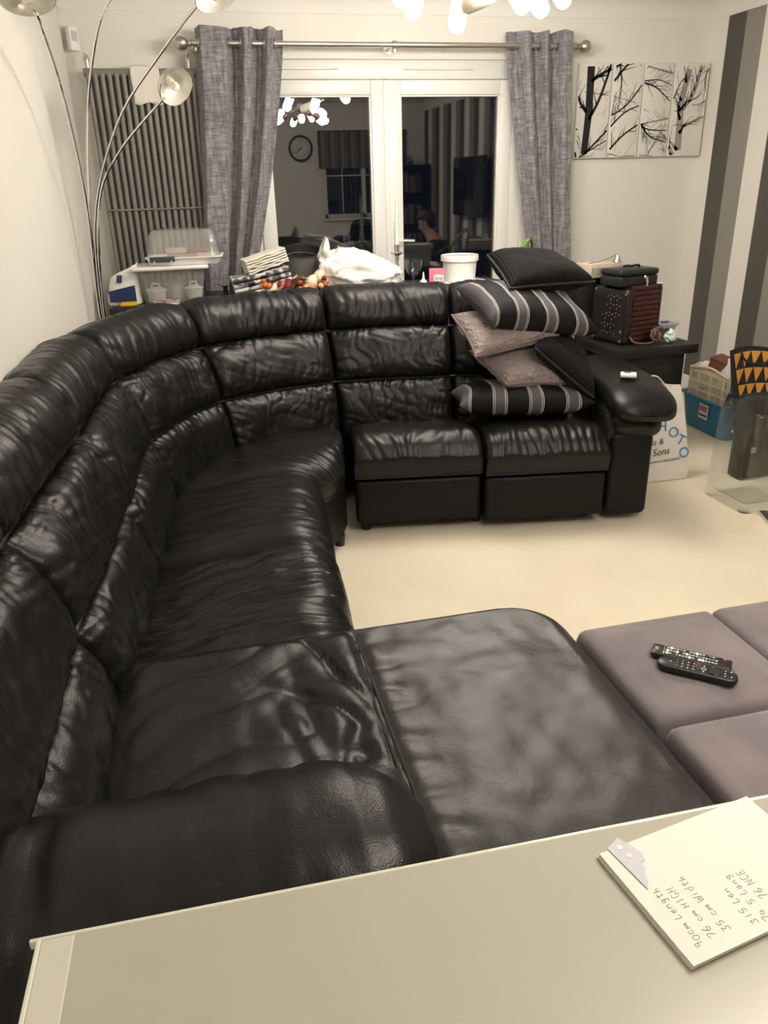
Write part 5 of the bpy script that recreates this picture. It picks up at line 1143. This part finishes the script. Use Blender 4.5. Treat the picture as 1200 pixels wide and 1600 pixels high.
# note pad with handwriting
np_ = thing('note_pad', 'white note pad with handwritten measurements lying on the desk', 'note pad', (.47, .49, DZT)); an = math.radians(9); Rp_ = rotz(an); PO = Vector((.376, .411, DZT))
def pat(x, y, z): return PO + Rp_ @ Vector((x, y, 0)) + Vector((0, 0, z))
M_pap = mat('cream_paper', (.66, .64, .585), .7)
for k in range(3): G().box(pat(.105 + .0005 * k, .0735 - .0006 * k, .0012 + .0024 * k), (.21, .142, .0022), Rp_).build('sheet', M_pap, np_)
PZ = .0073
FONT = {'0': [[(.5, 1), (.1, .7), (.1, .3), (.5, 0), (.8, .4), (.75, .8), (.5, 1)]], '1': [[(.5, 1), (.45, 0)]], '3': [[(.1, .95), (.7, .95), (.4, .55), (.75, .3), (.4, 0), (.05, .1)]], '4': [[(.3, 1), (.1, .45), (.8, .45)], [(.6, .8), (.55, 0)]],
        '5': [[(.8, 1), (.25, 1), (.2, .55), (.6, .6), (.7, .2), (.2, 0)]], '6': [[(.7, 1), (.2, .5), (.2, .1), (.6, 0), (.75, .35), (.25, .4)]], '7': [[(.05, .95), (.8, 1), (.35, 0)]], '9': [[(.7, .6), (.3, .5), (.2, .85), (.6, 1), (.7, .6), (.6, 0)]],
        'c': [[(.7, .5), (.3, .55), (.15, .25), (.4, 0), (.75, .1)]], 'm': [[(0, 0), (.1, .5), (.3, .1), (.45, .5), (.65, .1), (.8, .5), (.95, 0)]], 'L': [[(.3, 1), (.15, 0), (.75, .05)]], 'e': [[(.2, .3), (.7, .35), (.5, .6), (.2, .35), (.4, 0), (.8, .1)]], 'n': [[(.1, 0), (.15, .5), (.2, .3), (.6, .5), (.7, 0)]],
        'g': [[(.7, .5), (.25, .5), (.2, .15), (.6, .15), (.7, .5), (.6, -.4), (.15, -.3)]], 't': [[(.45, .9), (.4, 0), (.7, .05)], [(.1, .6), (.8, .65)]], 'h': [[(.2, 1), (.15, 0), (.3, .4), (.6, .45), (.65, 0)]], 'H': [[(.15, 1), (.1, 0)], [(.75, 1), (.7, 0)], [(.1, .5), (.75, .55)]], 'i': [[(.4, .55), (.4, 0)], [(.42, .8), (.44, .85)]],
        'W': [[(0, 1), (.2, 0), (.5, .7), (.7, 0), (1, 1)]], 'd': [[(.7, 1), (.65, 0), (.2, .1), (.25, .5), (.65, .4)]], 'o': [[(.5, .55), (.15, .3), (.4, 0), (.7, .3), (.5, .55)]], 'I': [[(.4, 1), (.4, 0)]], 'G': [[(.8, .9), (.3, 1), (.1, .4), (.5, 0), (.8, .3), (.5, .4)]], 'N': [[(.1, 0), (.15, 1), (.7, 0), (.75, 1)]], '.': [[(.4, .02), (.45, .06)]], 'C': [[(.8, .9), (.3, 1), (.1, .4), (.4, 0), (.8, .1)]], 'E': [[(.75, 1), (.2, 1), (.15, .5), (.6, .5), (.15, .5), (.1, 0), (.7, 0)]], ' ': []}
M_pencil = mat('pencil', (.34, .33, .31), .6); rh = random.Random(2)
def scribble(s_, x, y, h):
    g = G(); pen = 0
    for ch in s_:
        dy = rh.uniform(-.12, .12); sc = rh.uniform(.85, 1.1)
        for st_ in FONT[ch]:
            pts = [pat(x - (q[1] * sc + dy) * h * 1.0, y + (pen + q[0] * .75) * h, PZ) for q in st_]     # text runs up the page
            if len(pts) > 2: pts = [Vector(p) for p in curve([tuple(p) for p in pts], len(pts) * 4)]
            g.tube(pts, .00042, 4)
        pen += .78 if ch != ' ' else .55
    g.build('handwriting', M_pencil, np_, smooth=False, kind='stuff')
scribble('90cm Length', .027, .014, .0085); scribble('76 cm HIGH', .044, .017, .0085); scribble('35 cm Width', .062, .017, .0085); scribble('315 Len', .093, .012, .0085); scribble('74.5 Long', .108, .010, .0085); scribble('76 NCE', .124, .03, .0085)
# torn perforated plastic strip on the pad's corner
tsx = thing('torn_plastic_strip', 'torn lilac plastic strip with two punched holes on the note pad corner', 'strip', (.378, .545, DZT + PZ))
poly = [(.366, .556), (.384, .567), (.3985, .543), (.3975, .533), (.391, .530), (.392, .522), (.3875, .517), (.386, .507), (.3805, .498)]
n = len(poly); g = G().add([(x, y, DZT + PZ + .0004) for x, y in poly] + [(x, y, DZT + PZ + .0012) for x, y in poly], [tuple(range(n))[::-1], tuple(range(n, 2 * n))] + [(i, (i + 1) % n, n + (i + 1) % n, n + i) for i in range(n)])
g.build('strip', mat('lilac_film', (.50, .49, .56), .3), tsx, smooth=False)
for x, y in ((.3795, .5535), (.3835, .5415)): G().lathe((x, y, DZT + PZ + .0012), [(.0033, 0), (.0033, .0004), (0, .0004)], 16).build('punched_hole', M_pap, tsx, smooth=False)

# ================================================================== FAR END OF THE ROOM (seen mirrored in the door glass)
ck = thing('wall_clock', 'round wall clock with dark rim and roman numerals, mirrored in the door glass', 'clock', (1.567, YF, 1.70)); RX = Matrix.Rotation(-PI / 2, 3, 'X'); kc = Vector((1.567, YF + .001, 1.855))
G().lathe(kc, [(0, 0), (.165, 0), (.168, .02), (.16, .035), (.138, .035), (.133, .02)], 40, RX).build('rim', M_blackp, ck); G().lathe(kc, [(0, .018), (.134, .018)], 40, RX).build('face', mat('clock_face', (.72, .69, .62), .3), ck)
for k, nm in enumerate(('XII', 'I', 'II', 'III', 'IIII', 'V', 'VI', 'VII', 'VIII', 'IX', 'X', 'XI')):
    a = -2 * PI * k / 12; fm = frame(kc + Vector((0, .0195, 0)), (-1, 0, 0), (0, 0, 1)) @ Matrix.Rotation(a, 4, 'Z') @ Matrix.Translation((0, .09, 0)); text_g(nm, .035, fm, align='CENTER').build('numeral', M_ink, ck, smooth=False)
for a, L_ in ((-1.9, .07), (-2.3, .105)): fm = frame(kc + Vector((0, .022, 0)), (-1, 0, 0), (0, 0, 1)) @ Matrix.Rotation(a, 4, 'Z'); G().add([fm @ Vector(p) for p in ((-.004, -.02, 0), (.004, -.02, 0), (.003, L_, 0), (-.003, L_, 0), (-.004, -.02, .002), (.004, -.02, .002), (.003, L_, .002), (-.003, L_, .002))], [(0, 1, 2, 3), (4, 5, 6, 7), (0, 1, 5, 4), (1, 2, 6, 5), (2, 3, 7, 6), (3, 0, 4, 7)]).build('hand', M_ink, ck, smooth=False)
M_blind = ramp_mat('striped_blind', [(0, (.10, .09, .085)), (.3, (.24, .22, .20)), (.6, (.16, .145, .135))], 0, 9, .8, kind='UV')
rbl = thing('roman_blind', 'striped fabric roman blind half drawn at the far window', 'blind', (2.43, YF + .02, 1.6))
rows = [[(1.80 + 1.24 * k / 30, YF + .03 + .012 * math.sin(j * 1.57), 2.07 - .47 * j / 12) for j in range(13)] for k in range(31)]
G().grid(rows).build('blind_cloth', M_blind, rbl, angle=80).modifiers.new('s', 'SOLIDIFY').thickness = .004; G().bb(1.79, 3.05, YF + .005, YF + .045, 2.07, 2.10).build('head_rail', M_white, rbl)
tv = thing('television', 'large flat black television on a stand against the striped wall', 'television', (3.22, .70, 0))
G().bb(3.20, 3.235, .18, 1.26, 1.02, 1.66, .006).build('screen', mat('tv_screen', (.006, .006, .008), .12), tv); G().bb(3.21, XR - .018, .5, .95, 1.2, 1.5, .01).build('wall_mount', M_blackp, tv)
tvs = thing('tv_cabinet', 'low black cabinet under the television', 'cabinet', (3.08, .72, 0)); G().bb(2.92, XR - .02, .10, 1.34, .06, .52, .006).build('carcass', M_blackw, tvs)
for y in (.12, .53, .94): G().bb(2.905, 2.92, y, y + .38, .09, .49, .003).build('door', M_blackp, tvs)
for y in (.14, 1.28): G().bb(2.96, 3.2, y, y + .04, 0, .06).build('plinth', M_blackw, tvs)
bc = thing('bookcase', 'tall dark bookcase in the far corner by the striped wall', 'bookcase', (3.05, -1.2, 0))
for x in (2.80, 3.265): G().bb(x, x + .025, -1.42, -1.08, 0, 1.62).build('side', M_blackw, bc)
for z in (.05, .45, .85, 1.25, 1.60): G().bb(2.825, 3.265, -1.42, -1.08, z, z + .022).build('shelf', M_blackw, bc)
G().bb(2.825, 3.265, -1.425, -1.415, 0, 1.62).build('back_panel', M_blackw, bc)
rbk = random.Random(4)
for z in (.472, .872, 1.272):
    x = 2.83; k = 0
    while x < 3.18:
        wd = rbk.uniform(.02, .045); h = rbk.uniform(.18, .27); ci = rbk.randrange(5); c = ((.10, .05, .04), (.05, .06, .09), (.20, .18, .15), (.03, .03, .03), (.25, .10, .08))[ci]
        b_ = thing('book', '%s book standing on the %s shelf of the far bookcase' % (('dark brown', 'navy blue', 'stone grey', 'black', 'rust red')[ci], {.472: 'lower', .872: 'middle', 1.272: 'upper'}[z]), 'book', (x + wd / 2, -1.25, z), 'books in the far bookcase'); G().bb(x, x + wd, -1.38, -1.16, z, z + h, .002).build('cover', mat('book_%d' % int(c[0] * 100), c, .6), b_); x += wd + .003; k += 1
for x, h in ((2.88, .16), (3.05, .10)):
    o_ = thing('vase', 'small %s vase on top of the far bookcase' % ('tall grey' if h > .12 else 'squat silver'), 'vase', (x, -1.25, 1.622)); G().lathe((x, -1.25, 1.622), [(0, 0), (.03, 0), (.045, h * .4), (.02, h * .85), (.028, h), (.02, h), (0, h * .3)], 18).build('vase_body', M_steel if h < .12 else M_anth, o_)

# ---- person sitting on a low pouf, bent over a phone
PX, PY = 2.66, 1.50
G().lathe((PX, PY, 0), [(0, 0), (.19, 0), (.21, .03), (.215, .16), (.205, .235), (.17, .268), (0, .275)], 28).build('pouf', M_velv, label='low round mauve pouf with a person sitting on it', cat='pouf')
per = thing('person', 'person in dark clothes sitting on a pouf, bent over a phone', 'person', (PX, PY, 0))
RPz = rotz(math.radians(-62))      # faces away from the striped wall
def pl(p): q = RPz @ Vector((p[0], p[1], 0)); return (PX + q.x, PY + q.y, p[2])
def skin(name, V, E, m, root=0, sub=2):
    me = bpy.data.meshes.new(name); bm = bmesh.new(); lay = bm.verts.layers.skin.verify(); vs = []
    for k, (p, r) in enumerate(V):
        q = pl(p); v = bm.verts.new((q[0] - PX, q[1] - PY, q[2])); rr = r if isinstance(r, tuple) else (r, r); v[lay].radius = rr; v[lay].use_root = k == root; vs.append(v)
    for a, b in E: bm.edges.new((vs[a], vs[b]))
    bm.to_mesh(me); bm.free(); o = bpy.data.objects.new(name, me); COL.objects.link(o); me.materials.append(m); o.parent = per; WL[o.name] = (PX, PY, 0)
    sk = o.modifiers.new('skin', 'SKIN'); sk.use_smooth_shade = True; ss = o.modifiers.new('sub', 'SUBSURF'); ss.levels = sub; ss.render_levels = sub
    return o
M_skin = mat('skin', (.50, .30, .22), .5, sss=.1); M_top = mat('charcoal_jumper', (.03, .03, .034), .9, bump=.3, bscale=200); M_trs = mat('dark_jeans', (.02, .022, .03), .85); M_hair = mat('dark_hair', (.012, .009, .007), .5, bump=.5, bscale=150)
V, E_ = [], []
def jn(p, r, par=None):
    V.append((p, r)); k = len(V) - 1
    if par is not None: E_.append((par, k))
    return k
# local axes: -y is where the person faces, z up
pel = jn((0, .02, .42), (.12, .10)); ab = jn((0, .0, .56), (.115, .09), pel); ch = jn((0, -.06, .72), (.13, .095), ab); nb_ = jn((0, -.10, .83), (.07, .06), ch); nk = jn((0, -.145, .89), .05, nb_); hd0 = jn((0, -.185, .93), (.06, .065), nk); hd1 = jn((0, -.20, 1.0), (.072, .085), hd0); hd2 = jn((0, -.185, 1.07), (.066, .078), hd1)
TORSO = [pel, ab, ch, nb_]; ARMS = []; LEGS = []
for s_ in (-1, 1):
    sh = jn((.15 * s_, -.075, .79), .055, nb_); el = jn((.23 * s_, -.16, .56), .043, sh); wr_ = jn((.09 * s_, -.36, .62), .028, el); pa = jn((.055 * s_, -.42, .655), (.034, .018), wr_); ARMS.append((sh, el, wr_))
    for f_, (dx, ln) in enumerate(((-.022, .062), (-.008, .074), (.008, .07), (.022, .056))):
        a = jn((.055 * s_ + dx * .8, -.445, .672 + .0 * f_), .0095, pa); b = jn((.050 * s_ + dx * .9 - .012 * s_, -.445 - ln * .5, .690), .0085, a); jn((.045 * s_ + dx * .8 - .026 * s_, -.445 - ln * .62, .712), .0075, b)
    t0 = jn((.085 * s_ - .0 * s_, -.405, .68), .0105, pa); jn((.07 * s_, -.43, .712), .0085, t0)
    hp2 = jn((.095 * s_, -.02, .41), .088, pel); kn = jn((.15 * s_, -.40, .43), .062, hp2); an_ = jn((.15 * s_, -.36, .09), .042, kn); he = jn((.15 * s_, -.37, .05), .038, an_); jn((.16 * s_, -.52, .035), .032, he); LEGS.append((hp2, kn, an_))
body = skin('body', V, E_, M_skin)
# jumper and trousers over the body
def grow(ids, edges, k, name, m):
    mp_ = {a: i for i, a in enumerate(ids)}; vv = []
    for a in ids: p, r = V[a]; r = r if isinstance(r, tuple) else (r, r); kk = k + (.014 if a in TORSO else 0); vv.append((p, (r[0] + kk, r[1] + kk)))
    return skin(name, vv, [(mp_[a], mp_[b]) for a, b in edges], m)
ids = TORSO + [q for a in ARMS for q in a]; grow(ids, [(pel, ab), (ab, ch), (ch, nb_)] + [e for a in ARMS for e in ((nb_, a[0]), (a[0], a[1]), (a[1], a[2]))], .016, 'jumper', M_top)
ids = [pel] + [q for a in LEGS for q in a]; grow(ids, [e for a in LEGS for e in ((pel, a[0]), (a[0], a[1]), (a[1], a[2]))], .014, 'trousers', M_trs)
bm = bmesh.new(); bmesh.ops.create_icosphere(bm, subdivisions=4, radius=1); RH = Matrix.Rotation(.55, 3, 'X')
for v in bm.verts:
    p = v.co.copy(); r = 1 + .04 * nz(p.x * 6, p.y * 6, p.z * 2)
    q = Vector((.087 * p.x, .105 * p.y, .112 * p.z)) * r
    if p.y < -.35 and p.z < .42: q *= .72       # leave the face open
    if p.z < -.35: q.x *= .85; q.y = q.y * .7 + .012
    q = RH @ q + Vector((0, -.178, 1.028)); v.co = Vector(pl(q))
G().bmx(bm).build('hair', M_hair, per, angle=80)
def facept(x, y, z): q = RH @ Vector((x, y, z)) + Vector((0, -.190, 1.01)); return Vector(pl(q))
for s_ in (-1, 1):
    e_ = G().lathe(facept(.03 * s_, -.070, .0), [(.010 * math.sin(PI * k / 6), -.006 * math.cos(PI * k / 6)) for k in range(7)], 10).build('eye', mat('eye_white', (.65, .62, .58), .3), per); G().lathe(facept(.03 * s_, -.0765, -.001), [(.0045 * math.sin(PI * k / 6), -.0045 * math.cos(PI * k / 6)) for k in range(7)], 8).build('iris', M_hair, e_)
    G().lathe(facept(.076 * s_, .005, -.01), [(.019 * math.sin(PI * k / 6) , -.03 * math.cos(PI * k / 6)) for k in range(7)], 10).build('ear', M_skin, per)
G().tube([facept(0, -.075, .012), facept(0, -.098, -.022), facept(0, -.080, -.03)], [.008, .013, .007], 8).build('nose', M_skin, per); G().tube([facept(-.022, -.076, -.052), facept(0, -.084, -.054), facept(.022, -.076, -.052)], [.003, .006, .003], 6).build('mouth', mat('lips', (.38, .15, .13), .5), per)
ph = thing('phone', 'dark mobile phone held by the seated person', 'phone', pl((0, -.46, .66))); Rph = RPz @ Matrix.Rotation(-.7, 3, 'X')
G().box(pl((0, -.462, .693)), (.072, .148, .009), Rph, .004).build('phone_body', M_blackp, ph); G().box(Vector(pl((0, -.462, .693))) + Rph @ Vector((0, 0, .005)), (.066, .14, .001), Rph).build('phone_screen', mat('phone_screen', (.02, .02, .025), .1), ph)
